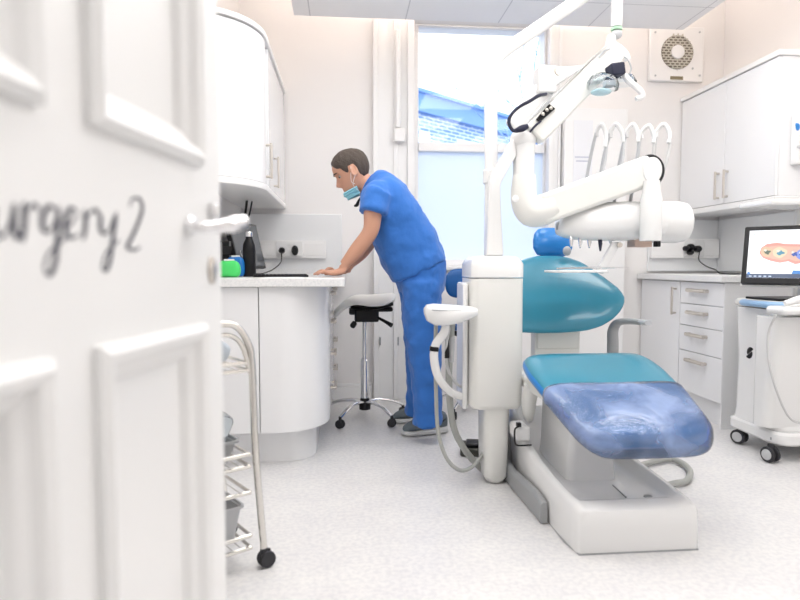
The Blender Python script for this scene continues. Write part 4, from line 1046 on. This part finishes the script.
# hoses on the floor
bm = nb(); q = [atz(640, 462, .02), atz(662, 460, .02), atz(680, 462, .02), atz(690, 471, .02), atz(686, 481, .02), atz(672, 484, .02)]
q = [Vector((1.18, 2.62, .03))]+[Vector((v.x, v.y, .02)) for v in q[1:]]+[Vector((1.21, 2.40, .02))]
tag(obj('floor_hose', tube(nb(), q, .014, 12, smooth=6), M['hose']), 'thick grey hose looping on the floor at the right side of the chair base', 'hose')
# side stop / pedal block at left of base
p = at(526, 428, 2.62)
obj('side_switch', B(.735, .80, 2.50, 2.62, .235, .30), M['white'], ch, bev=.012)
bm = nb(); tube(bm, [(.80, 2.495, .222), (.745, 2.492, .222), (.727, 2.492, .235), (.725, 2.492, .29), (.74, 2.492, .305), (.752, 2.50, .308)], .004, 8, smooth=4); box(bm, .738, .756, 2.50, 2.52, .30, .318); obj('switch_guard', bm, M['black'], ch)
# long grey rail along the left of the base
bm = nb(); rings = []
for y, z0, z1 in ((2.20, .004, .045), (2.21, .003, .085), (2.30, .003, .095), (2.60, .003, .080), (2.85, .003, .10), (2.95, .003, .12)):
    x0 = .745 if y < 2.5 else .735
    rings.append([Vector((x0, y, z0)), Vector((x0+.03, y, z0)), Vector((x0+.03, y, z1)), Vector((x0+.012, y, z1)), Vector((x0, y, z1-.012))])
ring_loft(bm, rings); obj('side_rail', bm, M['grey'], ch, bev=.004)

# ================================================================ DELIVERY UNIT
un = thing('dental_unit', 'white dental unit column with jointed arm carrying the instrument console over the chair', 'dental unit', (.66, 2.72, 0))
bx0, bx1 = at(471, 330, 2.62).x, at(523, 330, 2.62).x; bz0, bz1 = at(495, 409, 2.62).z, at(495, 256, 2.62).z
bm = nb(); ring_loft(bm, [[Vector((a, b, z)) for a, b in rrect(bx0+g, bx1-g, 2.60+g, 2.86-g, .035-g*.5, 5)] for z, g in ((bz0, .012), (bz0+.012, .002), (bz0+.02, 0), (bz1-.10, 0))])
obj('housing', bm, M['cream'], un)
bm = nb(); ring_loft(bm, [[Vector((a, b, z)) for a, b in rrect(bx0+g-.001, bx1-g+.001, 2.598+g, 2.862-g, .036-g*.3, 5)] for z, g in ((bz1-.095, 0), (bz1-.035, .0), (bz1-.012, .012), (bz1, .035))])
obj('housing_cap', bm, M['white'], un)
bm = nb(); cx_ = at(494, 440, 2.68).x; box(bm, bx0-.028, bx0-.002, 2.66, 2.82, bz0-.01, bz1-.12); obj('side_cover', bm, M['white'], un, bev=.01)
bm = nb(); ring_loft(bm, [[Vector((a, b, z)) for a, b in rrect(cx_-.055+g+dx, cx_+.06-g+dx, 2.62+g, 2.80-g, .04, 5)] for z, g, dx in ((.004, .02, 0.002), (.03, .004, 0), (.20, .0, 0), (bz0-.001, -.002, 0))])
obj('pedestal', bm, M['cream'], un)
bm = nb(); tube(bm, [(cx_+.066, 2.79, bz0), (cx_+.090, 2.80, .22), (cx_+.10, 2.78, .12), (cx_+.075, 2.72, .045), (cx_+.03, 2.69, .02)], .016, 12, smooth=5); obj('supply_hose', bm, M['grey'], un, label='thick grey supply hose')
# pillar leaning out to the arm joint
ay = 2.68
def vring(px0, px1, py, Y, dy): a = at(px0, py, Y); b = at(px1, py, Y); return [Vector((a.x, Y-dy, a.z)), Vector((b.x, Y-dy, b.z)), Vector((b.x, Y+dy, b.z)), Vector((a.x, Y+dy, a.z))]
bm = nb(); ring_loft(bm, [vring(485, 502, 256, ay+.03, .035), vring(486.5, 500, 215, ay+.02, .03), vring(488.5, 499, 188, ay, .03), [at(490, 176, ay-.0)+Vector((0, -.03, 0)), at(500, 183, ay)+Vector((0, -.03, 0)), at(500, 183, ay)+Vector((0, .03, 0)), at(490, 176, ay)+Vector((0, .03, 0))],
   [at(513, 138, ay)+Vector((0, -.03, 0)), at(515, 156, ay)+Vector((0, -.03, 0)), at(515, 156, ay)+Vector((0, .03, 0)), at(513, 138, ay)+Vector((0, .03, 0))]])
obj('lower_arm', bm, M['white'], un, bev=.008, seg=3)
j = at(523, 140, ay); bm = nb(); ell(bm, j, .060, .055, .052); obj('upper_joint', bm, M['white'], un)
e1 = at(523.5, 180, ay); bm = nb(); lathe(bm, [(.045, e1.z-.0), (.0475, e1.z+.02), (.0475, j.z-.06), (.050, j.z-.02)], (e1.x, ay, 0), 32); obj('drop_cylinder', bm, M['white'], un)
# elbow and main swing arm
E0, E1 = at(530, 203, ay), at(560, 209, ay)
ye = ay-.02
bm = nb(); T0 = at(524, 182, ye); tube(bm, [T0+Vector((0, 0, .03)), T0, at(524, 200, ye), at(531, 212, ye), at(543, 210, ye), at(552, 206, ye)], [.050, .054, .059, .066, .070, .066], 28, smooth=5); obj('elbow', bm, M['cream'], un)
bm = nb(); lathe(bm, [(.016, 0), (.016, -.006), (.011, -.009)], (at(515, 199, ye-.06).x, ye-.06, at(515, 199, ye-.06).z), 20, 'y'); obj('elbow_button', bm, M['white'], un)
def beam(name, a0, a1, b0, b1, Y, dy, m, par, bev=.012, Y2=None):
    Y2 = Y if Y2 is None else Y2
    A0, A1, B0, B1 = at(*a0, Y), at(*a1, Y), at(*b0, Y2), at(*b1, Y2); v = Vector((0, dy, 0)); bm = nb()
    ring_loft(bm, [[A0-v, A1-v, A1+v, A0+v], [B0-v, B1-v, B1+v, B0+v]]); return obj(name, bm, m, par, bev=bev, seg=3)
beam('swing_arm', (537, 196), (541, 226), (644, 156), (648, 187), ye, .055, M['cream'], un, .018)
k = at(652.5, 170, ye-.06); bm = nb(); lathe(bm, [(.050, 0), (.056, -.010), (.056, -.10), (.052, -.125), (.030, -.132)], (k.x, ye+.06, k.z), 36, 'y', Matrix.Diagonal((.82, 1, 1.08))); obj('end_joint', bm, M['white'], un)
bm = nb(); kk = at(646, 172, ye-.0); lathe(bm, [(.056, .045), (.0675, .040), (.0675, -.040), (.056, -.045)], (kk.x, ye, kk.z), 36, 'y', Matrix.Diagonal((1, 1, 1.08))); obj('joint_bellows', bm, M['black'], un)
py_ = ye-.08; c_ = at(651.5, 192, py_); cb = at(651.5, 241, py_); bm = nb(); lathe(bm, [(.046, cb.z), (.048, cb.z+.008), (.046, c_.z-.03), (.038, c_.z-.0), (.034, c_.z+.05)], (c_.x, py_, 0), 32); obj('drop_post', bm, M['white'], un)
# console head: wedge body + drum
hy = ye+.08
bm = nb(); rings = []
for px, zt2, zb2, dy in ((557, 226, 231, .03), (560, 217, 235, .07), (568, 211, 238, .10), (580, 207, 240, .125), (600, 203, 241, .14), (622, 202, 241, .14), (642, 203, 240, .135), (655, 205, 238, .12)):
    a, b = at(px, zt2, hy), at(px, zb2, hy); m_ = (a+b)/2; hh = (a.z-b.z)/2
    rings.append([m_+Vector((0, dy*math.copysign(abs(math.cos(2*PI*i/24))**.6, math.cos(2*PI*i/24)), hh*math.copysign(abs(math.sin(2*PI*i/24))**.8, math.sin(2*PI*i/24)))) for i in range(24)])
ring_loft(bm, rings); con = obj('console', bm, M['white'], un, smooth=60)
bm = nb(); a, b = at(640, 222, hy), at(686, 222, hy); R_ = 20.5*hy/600*1.05
lathe(bm, [(R_*.96, a.x), (R_, a.x+.02), (R_, b.x-.05), (R_*.93, b.x-.015), (R_*.7, b.x)], (0, hy, a.z), 40, 'x'); obj('drum', bm, M['white'], un)
bm = nb(); p = at(558, 226, hy); ell(bm, p, .010, .02, .022); obj('front_button', bm, M['grey'], un)
a, b = at(634, 240.5, hy-.04), at(651, 247, hy-.04); obj('rating_plate', B(a.x, b.x, hy-.05, hy+.03, b.z, a.z+.012), M['wood'], un, bev=.002)
p = at(657.5, 244.5, hy-.04); obj('knob', B(p.x-.012, p.x+.012, hy-.05, hy-.02, p.z-.011, p.z+.018), M['black'], un, bev=.004)
# whip hoses and instruments
loops = [((583, 210), (588, 170), (597, 130), (602, 126), (606, 135), (605, 160), (596, 200)), ((598, 206), (602, 165), (611, 131), (616, 125.5), (622, 132), (623, 155), (614, 203)), ((614, 206), (619, 165), (627, 131), (633, 125.5), (638, 133), (638, 155), (630, 203)),
         ((630, 206), (636, 165), (642, 132), (649, 127), (654, 136), (653, 156), (645, 200)), ((646, 206), (653, 165), (657, 131), (664, 125.5), (670, 134), (668, 156), (657, 190))]
for i, lp in enumerate(loops):
    P_ = [at(px, py, hy+.06-.14*k_/6*.7) for k_, (px, py) in enumerate(lp)]
    bm = nb(); tube(bm, P_, .0075, 10, smooth=6); wh = obj('whip_hose', bm, M['whose'] if i > 2 else M['lgrey'], un)
    bm = nb(); q = P_[3]; tube(bm, [P_[2]+Vector((0, 0, -.03)), P_[2], q+Vector((0, 0, .006)), P_[4], P_[5]+Vector((0, .0, .06))], [.008, .0095, .0105, .0095, .008], 12, smooth=4); obj('whip_arm', bm, M['white'], wh)
    px = (571, 580, 589, 600, 610)[i]; a = at(px, 237, hy-.05); ln = (.045, .05, .05, .065, .03)[i]
    bm = nb(); tube(bm, [a, a+Vector((-.002, -.01, -ln*.5)), a+Vector((-.006, -.02, -ln))], [.011, .009, .004], 12); obj('instrument', bm, M['chrome'] if i != 3 else M['ink'], un)
# handle bracket and little tray
beam('tray_bracket', (612, 242), (621, 242), (595, 272), (603, 274), hy-.06, .012, M['white'], un, .006)
bm = nb(); p = at(619, 245, hy-.075); lathe(bm, [(.012, 0), (.012, -.012), (.007, -.014)], (p.x, p.y, p.z), 16, 'y'); obj('bracket_screw', bm, M['steel'], un)
ty0 = at(575, 271, hy-.10); bm = nb(); a, b = at(549, 271, hy-.12), at(604, 271, hy-.12)
pts = rrect(a.x, b.x, hy-.20, hy-.02, .04, 5); ring_loft(bm, [[Vector((x, y, ty0.z+dz)) for x, y in pts] for dz in (-.007, .004)]); obj('tray', bm, M['white'], un, bev=.003)
bm = nb(); a, b = at(556, 268, hy-.14), at(627, 268, hy-.05); tube(bm, [(a.x, hy-.16, a.z-.002), ((a.x+b.x)/2, hy-.12, a.z+.002), (b.x, hy-.06, b.z+.001)], [.010, .014, .003], 10, flat=.35); obj('tray_blade', bm, M['chrome'], un)
# assistant's holder on the left
hYa = 2.56
bm = nb(); rings = []
for px, a0_, b0_, dy in ((424.5, 308, 314, .03), (427, 304.5, 321, .05), (434, 303.5, 325, .065), (446, 304.5, 325.5, .07), (458, 305, 323, .068), (469, 306, 319, .055), (476, 308, 316, .04)):
    a, b = at(px, a0_, hYa), at(px, b0_, hYa); m_ = (a+b)/2; hh = (a.z-b.z)/2
    rings.append([m_+Vector((0, dy*math.copysign(abs(math.cos(2*PI*i/20))**.7, math.cos(2*PI*i/20)), hh*math.copysign(abs(math.sin(2*PI*i/20))**.7, math.sin(2*PI*i/20)))) for i in range(20)])
ring_loft(bm, rings); ho = obj('assistant_holder', bm, M['white'], un, smooth=60)
a, b = at(432, 310, hYa-.072), at(462, 311, hYa-.072); bm = nb(); tube(bm, [Vector((a.x, hYa-.066, a.z)), Vector((b.x, hYa-.061, b.z))], .0035, 8); obj('control_strip', bm, M['lgrey'], ho)
bm = nb(); tube(bm, [at(446, 322, hYa), at(444, 333, hYa), at(436, 344, hYa), at(434, 358, hYa+.01), at(438, 376, hYa+.03), at(448, 390, hYa+.07), at(460, 396, hYa+.12), at(472, 396, hYa+.16)], [.014, .020, .019, .019, .019, .018, .018, .018], 14, smooth=5); obj('holder_arm', bm, M['white'], un)
bm = nb(); tube(bm, [at(434.5, 346.5, hYa), at(434, 351, hYa)], .0205, 14); obj('arm_clamp', bm, M['black'], un)
def hose(pts, r, m, nm='suction_hose', label=None):
    bm = nb(); tube(bm, [at(a, b, y) for a, b, y in pts], r, 10, smooth=6); return obj(nm, bm, m, un, label=label)
hose([(436, 322, 2.57), (435.5, 350, 2.60), (436, 390, 2.62), (438, 430, 2.62), (446, 457, 2.62), (459, 470, 2.62), (472, 467, 2.64), (482, 455, 2.68), (486, 447, 2.72)], .009, M['hose'], label='thin grey hose hanging in a long loop')
hose([(452, 322, 2.60), (450, 350, 2.66), (449, 385, 2.68), (453, 425, 2.70), (465, 450, 2.72), (481, 468, 2.74), (490, 474, 2.76)], .0155, M['hose'], label='thick grey hose')
hose([(450, 322, 2.60), (446, 350, 2.62), (449, 372, 2.66), (460, 386, 2.70), (470, 378, 2.74), (474, 372, 2.76)], .007, M['whose'])
bm = nb(); tube(bm, [at(447, 338, 2.62), at(447, 358, 2.62)], [.008, .011], 12); obj('suction_tip', bm, M['black'], un)
bm = nb(); tube(bm, [at(452, 336, 2.63), at(451.5, 362, 2.63)], [.013, .011], 12); obj('suction_handle', bm, M['lgrey'], un)
for px in (436, 446, 456):
    bm = nb(); q = at(px, 323.5, hYa-.03); cyl(bm, q, q+Vector((0, 0, .014)), .010); obj('holder_socket', bm, M['steel'], ho)
# foot control on the floor
a, b = atz(462, 457, 0), atz(484, 458, 0); t = thing('foot_control', 'dark grey foot pedal on the floor behind the white column', 'pedal', (a.x, a.y, 0))
T = Matrix.Translation((a.x-.01, a.y, 0)) @ Matrix.Rotation(math.radians(-12), 4, 'Z')
obj('base', box(nb(), 0, .17, 0, .16, .001, .045, T), mat('olive_grey', (.06, .06, .05), .5), t, bev=.01)
obj('pedal', box(nb(), .03, .15, .02, .13, .046, .062, T), M['black'], t, bev=.006)
obj('guard', box(nb(), .10, .17, .10, .16, .046, .085, T), M['black'], t, bev=.01)

# ================================================================ OPERATING LIGHT
oy = 2.76
lt = thing('operating_light', 'white pole-mounted operating light with bent pole and clear-shielded lamp head over the chair', 'lamp', at(490.5, 256, oy))
pb_ = at(490.5, 250, oy); pt = at(490.5, 82, oy)
top_ = at(612, -26, oy)
bm = nb(); tube(bm, [Vector((pb_.x, oy, bz1-.02)), Vector((pb_.x, oy, (pb_.z+pt.z)/2)), Vector((pt.x, oy, pt.z)), at(492, 68, oy), at(499, 56, oy), at(510, 47, oy), at(560, 13, oy), at(600, -15, oy), top_], .030, 24); obj('pole', bm, M['white'], lt)
bm = nb(); a = at(489, 184, oy); b = at(489, 170, oy); lathe(bm, [(.034, a.z), (.038, a.z+.004), (.038, b.z-.004), (.034, b.z)], (pb_.x, oy, 0), 28); obj('collar', bm, M['white'], lt)
dr0 = at(617, -28, oy); dr1 = at(616.5, 27, oy)
bm = nb(); lathe(bm, [(.024, dr1.z), (.0255, dr1.z+.01), (.0265, dr0.z-.02), (.034, dr0.z), (.034, dr0.z+.04), (.02, dr0.z+.055)], (dr1.x, oy, 0), 24); obj('drop_tube', bm, M['white'], lt)
g_ = at(616.5, 29, oy); bm = nb(); lathe(bm, [(.026, g_.z-.006), (.026, g_.z+.004)], (g_.x, oy, 0), 24); obj('green_ring', bm, mat('green_ring', (.45, .72, .50), .4), lt)
g_ = at(616.5, 34.5, oy); bm = nb(); ell(bm, g_, .026, .026, .022); obj('swivel', bm, M['lgrey'], lt)
bm = nb(); tube(bm, [at(612, 36, oy), at(611, 46, oy), at(617, 50, oy), at(624, 55, oy), at(628, 60, oy)], [.02, .025, .027, .022, .014], 16, smooth=4); obj('knuckle', bm, M['white'], lt)
# spring arm: outer shell plus inner channel
ly = 2.66
beam('spring_arm', (606, 45), (624, 59), (524, 128), (541, 144), ly, .035, M['cream'], lt, .010)
beam('arm_channel', (601, 50), (607, 45), (531, 116), (537, 110), ly-.01, .03, M['white'], lt, .004)
beam('slot', (549, 104), (555, 109), (536, 119), (539.5, 122.5), ly-.039, .006, M['black'], lt, .002)
bm = nb()
for (px, py) in ((543, 114), (547, 110), (551, 108)): ell(bm, at(px, py, ly-.05), .008, .005, .008)
obj('cable_coil', bm, M['steel'], lt)
# balance box and short arm behind
a, b = at(536, 94, ly+.07), at(554, 68, ly+.07)
obj('balance_box', B(a.x, b.x, ly+.03, ly+.13, a.z, b.z), M['white'], lt, bev=.008, seg=3)
beam('rear_arm', (537, 82), (552, 97), (506, 122), (518, 137), ly+.09, .03, M['white'], lt, .012)
beam('rear_bracket', (553, 68), (553, 88), (588, 66), (577, 72), ly+.09, .015, M['white'], lt, .006)
bm = nb(); q = at(558, 71, ly+.03); tube(bm, [q+Vector((-.012, 0, .012)), q+Vector((-.012, 0, -.006)), q+Vector((0, 0, -.016)), q+Vector((.012, 0, -.006)), q+Vector((.014, 0, .014))], .005, 8, smooth=4); obj('hook', bm, M['steel'], lt)
bm = nb(); tube(bm, [at(546, 94, ly-.01), at(539, 95.5, ly-.045), at(530, 101, ly-.05), at(519, 107, ly-.05), at(511, 115, ly-.05), at(509, 123, ly-.05), at(513, 130.5, ly-.05), at(520, 130, ly-.05)], .0075, 10, smooth=6); obj('cable', bm, M['ink'], lt, label='black cable loop')
bm = nb(); tube(bm, [at(515, 131, ly-.05), at(522, 128.5, ly-.052), at(528, 126, ly-.055)], [.009, .015, .010], 12, smooth=3); obj('cable_connector', bm, M['ink'], lt)
bm = nb(); tube(bm, [at(541, 121, ly-.05), at(535, 126, ly-.05), at(530, 132, ly-.05)], .005, 8, smooth=3); obj('cable', bm, M['ink'], lt)
# lamp head
la = at(616, 68, ly-.03)
T = Matrix.Translation(at(615, 71, ly-.06)) @ Matrix.Rotation(math.radians(-8), 4, 'Y')
obj('lamp_body', box(nb(), -.032, .030, -.04, .05, -.026, .026, T), M['ink'], lt, bev=.006)
T = Matrix.Translation(at(603, 84, ly-.08)) @ Matrix.Rotation(math.radians(6), 4, 'Y')
bm = nb(); rings = []
for r, h in ((.001, .045), (.03, .042), (.055, .026), (.066, 0), (.064, -.02)):
    rings.append([T @ Vector((r*1.05*math.cos(2*PI*i/32), r*.9*math.sin(2*PI*i/32), h)) for i in range(32)])
ring_loft(bm, rings, cap=False); obj('clear_shield', bm, M['shield'], lt)
bm = nb(); ell(bm, at(601, 92, ly-.08), .045, .04, .014); obj('reflector', bm, mat('pale_reflector', (.55, .78, .86), .15), lt)
obj('lamp_socket', box(nb(), -.022, .022, -.02, .02, -.012, .012, Matrix.Translation(at(609, 84, ly-.10))), M['lgrey'], lt, bev=.003)
bm = nb(); rings = []
for r, h in ((.001, .03), (.04, .026), (.055, .0), (.052, -.012)):
    rings.append([at(624, 82, ly-.03)+Vector((r*math.cos(2*PI*i/28), r*.9*math.sin(2*PI*i/28), h)) for i in range(28)])
ring_loft(bm, rings, cap=False); obj('side_shield', bm, M['shield'], lt)
bm = nb(); tube(bm, [at(622, 72, ly-.06), at(628, 80, ly-.08), at(635, 86, ly-.09), at(641, 92, ly-.10), at(642, 97, ly-.10), at(636, 99, ly-.10)], [.010, .014, .013, .013, .012, .010], 14, smooth=5); obj('lamp_handle', bm, M['white'], lt)
bm = nb(); tube(bm, [at(622, 55, ly-.03), at(628, 60, ly-.04), at(631, 68, ly-.04), at(629, 76, ly-.04)], .0035, 8, smooth=5); obj('lamp_cable', bm, M['lgrey'], lt)
bm = nb(); tube(bm, [at(612, 48, ly-.03), at(604, 51, ly-.04), at(599, 57, ly-.04)], .0035, 8, smooth=5); obj('lamp_cable', bm, M['lgrey'], lt)

# ================================================================ SCANNER CART
ct = thing('scanner_cart', 'white wheeled scanner cart carrying a black-framed touchscreen, at the right frame edge', 'cart', (2.35, 3.0, 0))
XF.append(Matrix.Translation((.10, 0, 0)))
def plate(z0, z1, x0, x1, y0, y1, r, g=0): return [[Vector((a, b, z)) for a, b in rrect(x0+q, x1-q, y0+q, y1-q, r, 5)] for z, q in ((z0, .008), (z0+.01, 0), (z1-.012, 0), (z1, .012))]
zb0, zb1 = at(760, 452, 2.82).z, at(760, 441, 2.82).z
bm = nb(); ring_loft(bm, plate(.085, .15, 2.07, 2.62, 2.78, 3.22, .07)); obj('base_plate', bm, M['white'], ct)
a = at(745, 447, 2.9); obj('base_slot', B(2.0701, 2.075, 2.84, 2.98, .105, .118), M['grey'], ct)
bm = nb(); rings = []
for z, x0, x1, y0, y1 in ((.151, 2.085, 2.60, 2.82, 3.20), (.20, 2.095, 2.60, 2.84, 3.20), (.50, 2.10, 2.60, 2.85, 3.20), (.72, 2.085, 2.60, 2.84, 3.20), (.77, 2.08, 2.60, 2.83, 3.20)):
    rings.append([Vector((a, b, z)) for a, b in rrect(x0, x1, y0, y1, .06, 6)])
ring_loft(bm, rings); cb_ = obj('cabinet_body', bm, M['white'], ct, smooth=50)
# front cover that bulges in the right half
bm = nb(); rings = []
x0_ = at(766, 380, 2.83).x-.10
for z, q in ((.17, .0), (.3, .02), (.55, .045), (.70, .06), (.74, .05)):
    rings.append([Vector((a, b, z)) for a, b in rrect(x0_, 2.59, 2.83-q, 2.95, .05, 5)])
ring_loft(bm, rings); obj('front_cover', bm, M['white'], ct, smooth=50)
bm = nb(); ring_loft(bm, plate(.775, .815, 2.085, 2.66, 2.74, 3.22, .05)); obj('top_deck', bm, M['cream'], ct)
bm = nb(); a = at(735.5, 306, 2.9); tube(bm, [(2.12, 3.12, .797), (2.06, 3.08, .797), (2.045, 2.98, .797), (2.05, 2.88, .797), (2.08, 2.83, .797), (2.12, 2.81, .797)], .019, 14, smooth=5, flat=.9); obj('push_handle', bm, M['paleblue'], ct, label='pale blue push handle')
bm = nb(); box(bm, 2.10, 2.55, 2.86, 3.12, .8155, .828); obj('tray_mat', bm, M['black'], ct, bev=.004)
bm = nb(); q = at(776, 309, 2.72); q.x -= .10; box(bm, q.x, 2.60, 2.66, 2.80, .76, .80); obj('scanner_cradle', bm, M['white'], ct, bev=.018, seg=3)
bm = nb(); tube(bm, [(q.x+.03, 2.70, .815), (q.x+.12, 2.69, .84), (q.x+.28, 2.69, .86)], [.014, .020, .022], 16, smooth=4); obj('scanner_wand', bm, M['white'], ct)
bm = nb(); tube(bm, [(q.x+.0, 2.72, .76), (q.x-.005, 2.76, .66), (q.x+.0, 2.755, .52), (q.x+.05, 2.75, .36), (q.x+.12, 2.75, .24), (q.x+.22, 2.76, .20)], .006, 10, smooth=6); obj('scanner_cable', bm, M['whose'], ct)
lg = at(750.5, 353, 2.84); lg.x -= .10; bm = nb()   # round two-leaf emblem
for s in (1, -1):
    pts = [(math.cos(a)*.016, math.sin(a)*.024) for a in [PI*i/10+(0 if s > 0 else PI)+.5 for i in range(11)]]
    dxz = (.0025*s, .005*s)
    prism(bm, pts, lambda a, b: Vector((lg.x+a+dxz[0], 2.8494, lg.z+b+dxz[1])), lambda a, b: Vector((lg.x+a+dxz[0], 2.843, lg.z+b+dxz[1])))
obj('emblem', bm, M['black'], ct)
XF.pop()
for (px, py, yy) in ((741.5, 447, 0), (770, 462, 0), (797, 447, 0), (838, 462, 0)):
    g = atz(px, py, 0); r = .040
    if py == 447: g = Vector((g.x, 3.14, 0)) if px > 750 else Vector((2.20, 3.13, 0))
    ang = .5 if px < 760 else .25; c_ = Vector((g.x, g.y+.0, r+.001)); TT = Matrix.Translation(c_) @ Matrix.Rotation(ang, 4, 'Z')
    bm = nb()
    for sg in (-1, 1):
        rings = [[TT @ Vector((h*sg, rr2*math.cos(2*PI*k/28), rr2*math.sin(2*PI*k/28))) for k in range(28)] for rr2, h in ((.025, .008), (r-.003, .009), (r, .013), (r, .022), (r-.004, .026), (.030, .027))]
        ring_loft(bm, rings)
    ring_loft(bm, [[TT @ Vector((h, .012*math.cos(2*PI*k/16), .012*math.sin(2*PI*k/16))) for k in range(16)] for h in (-.01, .01)])
    cyl(bm, TT @ Vector((0, .0, .02)), TT @ Vector((0, 0, .052)), .014)
    w_ = obj('caster', bm, M['rubber'], ct)
    for sg in (-1, 1):
        bm = nb(); ring_loft(bm, [[TT @ Vector((h*sg, rr2*math.cos(2*PI*k/24), rr2*math.sin(2*PI*k/24))) for k in range(24)] for rr2, h in ((.028, .026), (.026, .030), (.010, .032))])
        obj('wheel_cap', bm, M['rubberwheel'], w_)
# touchscreen
ya = math.radians(43); ti = math.radians(17)
P0_ = at(740.5, 283.5, 2.98)
rv = Vector((math.cos(ya), -math.sin(ya), 0)); nv = Vector((-math.sin(ya), -math.cos(ya), 0)); uv = (Vector((0, 0, 1))*math.cos(ti) - nv*math.sin(ti)).normalized(); nn = rv.cross(uv).normalized()
SW, SH = .53, .315
TM = Matrix(((rv.x, uv.x, nn.x, P0_.x), (rv.y, uv.y, nn.y, P0_.y), (rv.z, uv.z, nn.z, P0_.z), (0, 0, 0, 1)))
XF.append(TM)
bm = nb(); ring_loft(bm, [[Vector((a, b, z)) for a, b in rrect(0, SW, 0, SH, .008, 4)] for z in (-.026, 0)]); tb = obj('touchscreen_bezel', bm, M['black'], ct, bev=.003)
bm = nb(); ring_loft(bm, [[Vector((a, b, z)) for a, b in rrect(-.004, SW+.004, -.006, SH+.001, .008, 4)] for z in (-.036, -.0265)]); obj('back_shell', bm, M['white'], tb)
b1 = .024; obj('screen', B(b1, SW-b1, b1+.008, SH-b1, .0008, .002), M['screenbg'], tb)
def patch(name, pts, z, col, es=1.0, par=None):
    bm = nb(); ring_loft(bm, [[Vector((a, b, zz_)) for a, b in pts] for zz_ in (z-.0004, z)]); return obj(name, bm, emis(name, col, es*.66), par or tb, smooth=0)
patch('task_bar', [(b1, b1+.008), (SW-b1, b1+.008), (SW-b1, b1+.030), (b1, b1+.030)], .0026, (.06, .10, .20))
patch('start_tab', [(b1+.003, b1+.026), (b1+.018, b1+.026), (b1+.014, b1+.040), (b1+.004, b1+.040)], .0030, (.10, .30, .75))
bm = nb()
for i in range(5): box(bm, .036+i*.022, .048+i*.022, b1+.014, b1+.019, .0027, .0031)
obj('task_icons', bm, emis('icons', (.5, .6, .75)), tb)
patch('menu_button', [(SW*.42, b1+.0301), (SW*.62, b1+.0301), (SW*.60, b1+.048), (SW*.43, b1+.048)], .0028, (.05, .28, .75))
# dental arch picture: gum shape with tooth patches
def blob(cx_, cy_, rx_, ry_, n=26, k=.08, ph=0): return [(cx_+rx_*math.cos(2*PI*i/n)*(1+k*math.sin(3*2*PI*i/n+ph)), cy_+ry_*math.sin(2*PI*i/n)*(1+k*math.sin(4*2*PI*i/n+ph))) for i in range(n)]
gum = [(.075, .165), (.082, .195), (.105, .215), (.15, .222), (.19, .214), (.24, .212), (.30, .208), (.36, .212), (.44, .20), (.47, .17), (.46, .13), (.40, .115), (.33, .108), (.27, .112), (.235, .105), (.205, .120), (.17, .112), (.13, .122), (.095, .138)]
patch('gum_image', gum, .0026, (.88, .42, .36)); 
patch('gum_image', [(.5*(a-.27)*1.86+.27, (b-.163)*.72+.163) for a, b in gum], .0029, (.93, .56, .44))
tb_par = tb
for i, (cx_, cy_, rx_, ry_, c1c, c2c) in enumerate(((.108, .172, .026, .028, (.85, .62, .42), (.12, .16, .12)), (.165, .168, .032, .028, (.93, .78, .55), (.10, .35, .50)), (.228, .160, .022, .026, (.85, .55, .45), (.05, .12, .50)), (.262, .158, .026, .028, (.25, .35, .85), (.03, .10, .55)), (.325, .165, .028, .028, (.72, .55, .80), (.25, .12, .55)), (.39, .162, .030, .028, (.92, .75, .55), (.5, .3, .2)))):
    patch('tooth_image', blob(cx_, cy_, rx_, ry_, ph=i), .0032+i*.00002, c1c); patch('tooth_image', blob(cx_+.003, cy_-.002, rx_*.52, ry_*.42, k=.25, ph=i*2), .0038, c2c); patch('tooth_image', blob(cx_-.006, cy_+.008, rx_*.28, ry_*.22, k=.2, ph=i), .0042, (.95, .90, .80))
patch('screen_mark', [(.040, .268), (.052, .268), (.052, .274), (.040, .274)], .0028, (.55, .7, .8))
bm = nb(); box(bm, .262, .268, .008, .018, .0003, .0008); box(bm, .270, .276, .008, .016, .0003, .0008); box(bm, .278, .292, .010, .014, .0003, .0008); obj('bezel_mark', bm, M['strap'], tb)
XF.pop()
mid = P0_+rv*(SW*.55)+uv*.02-nn*.045
bm = nb(); tube(bm, [Vector((mid.x+.02, mid.y+.06, .80)), Vector((mid.x+.02, mid.y+.05, .88)), mid+Vector((0, 0, .08))], [.028, .026, .024], 16, smooth=4); obj('neck', bm, M['lgrey'], ct)
# tray on a post above the screen
a, b = at(772, 200, 2.88), at(802, 209, 3.0)
bm = nb(); rings = []
box(bm, a.x, a.x+.42, 2.88, 3.14, at(780, 206, 2.95).z, at(780, 200.5, 2.95).z)
obj('upper_shelf', bm, M['white'], ct, bev=.008)
p = at(799, 215, 3.08); bm = nb(); cyl(bm, (p.x+.01, 3.10, .80), (p.x+.01, 3.10, at(780, 205, 2.95).z), .018); obj('shelf_post', bm, M['white'], ct)

# ================================================================ LIGHT FROM OUTSIDE, VIEW
wd = bpy.data.worlds.new('world'); sc.world = wd; wd.use_nodes = True
bg = wd.node_tree.nodes['Background']; bg.inputs[0].default_value = (.86, .93, 1, 1); bg.inputs[1].default_value = 2.0
for o in bpy.data.objects:
    if o.type == 'MESH' and o.parent is None and 'category' not in o and 'kind' not in o: print('UNTAGGED', o.name)
vs = sc.view_settings; vs.view_transform = 'Standard'; vs.look = 'None'; vs.gamma = 1; vs.use_curve_mapping = False; vs.exposure = 0.60
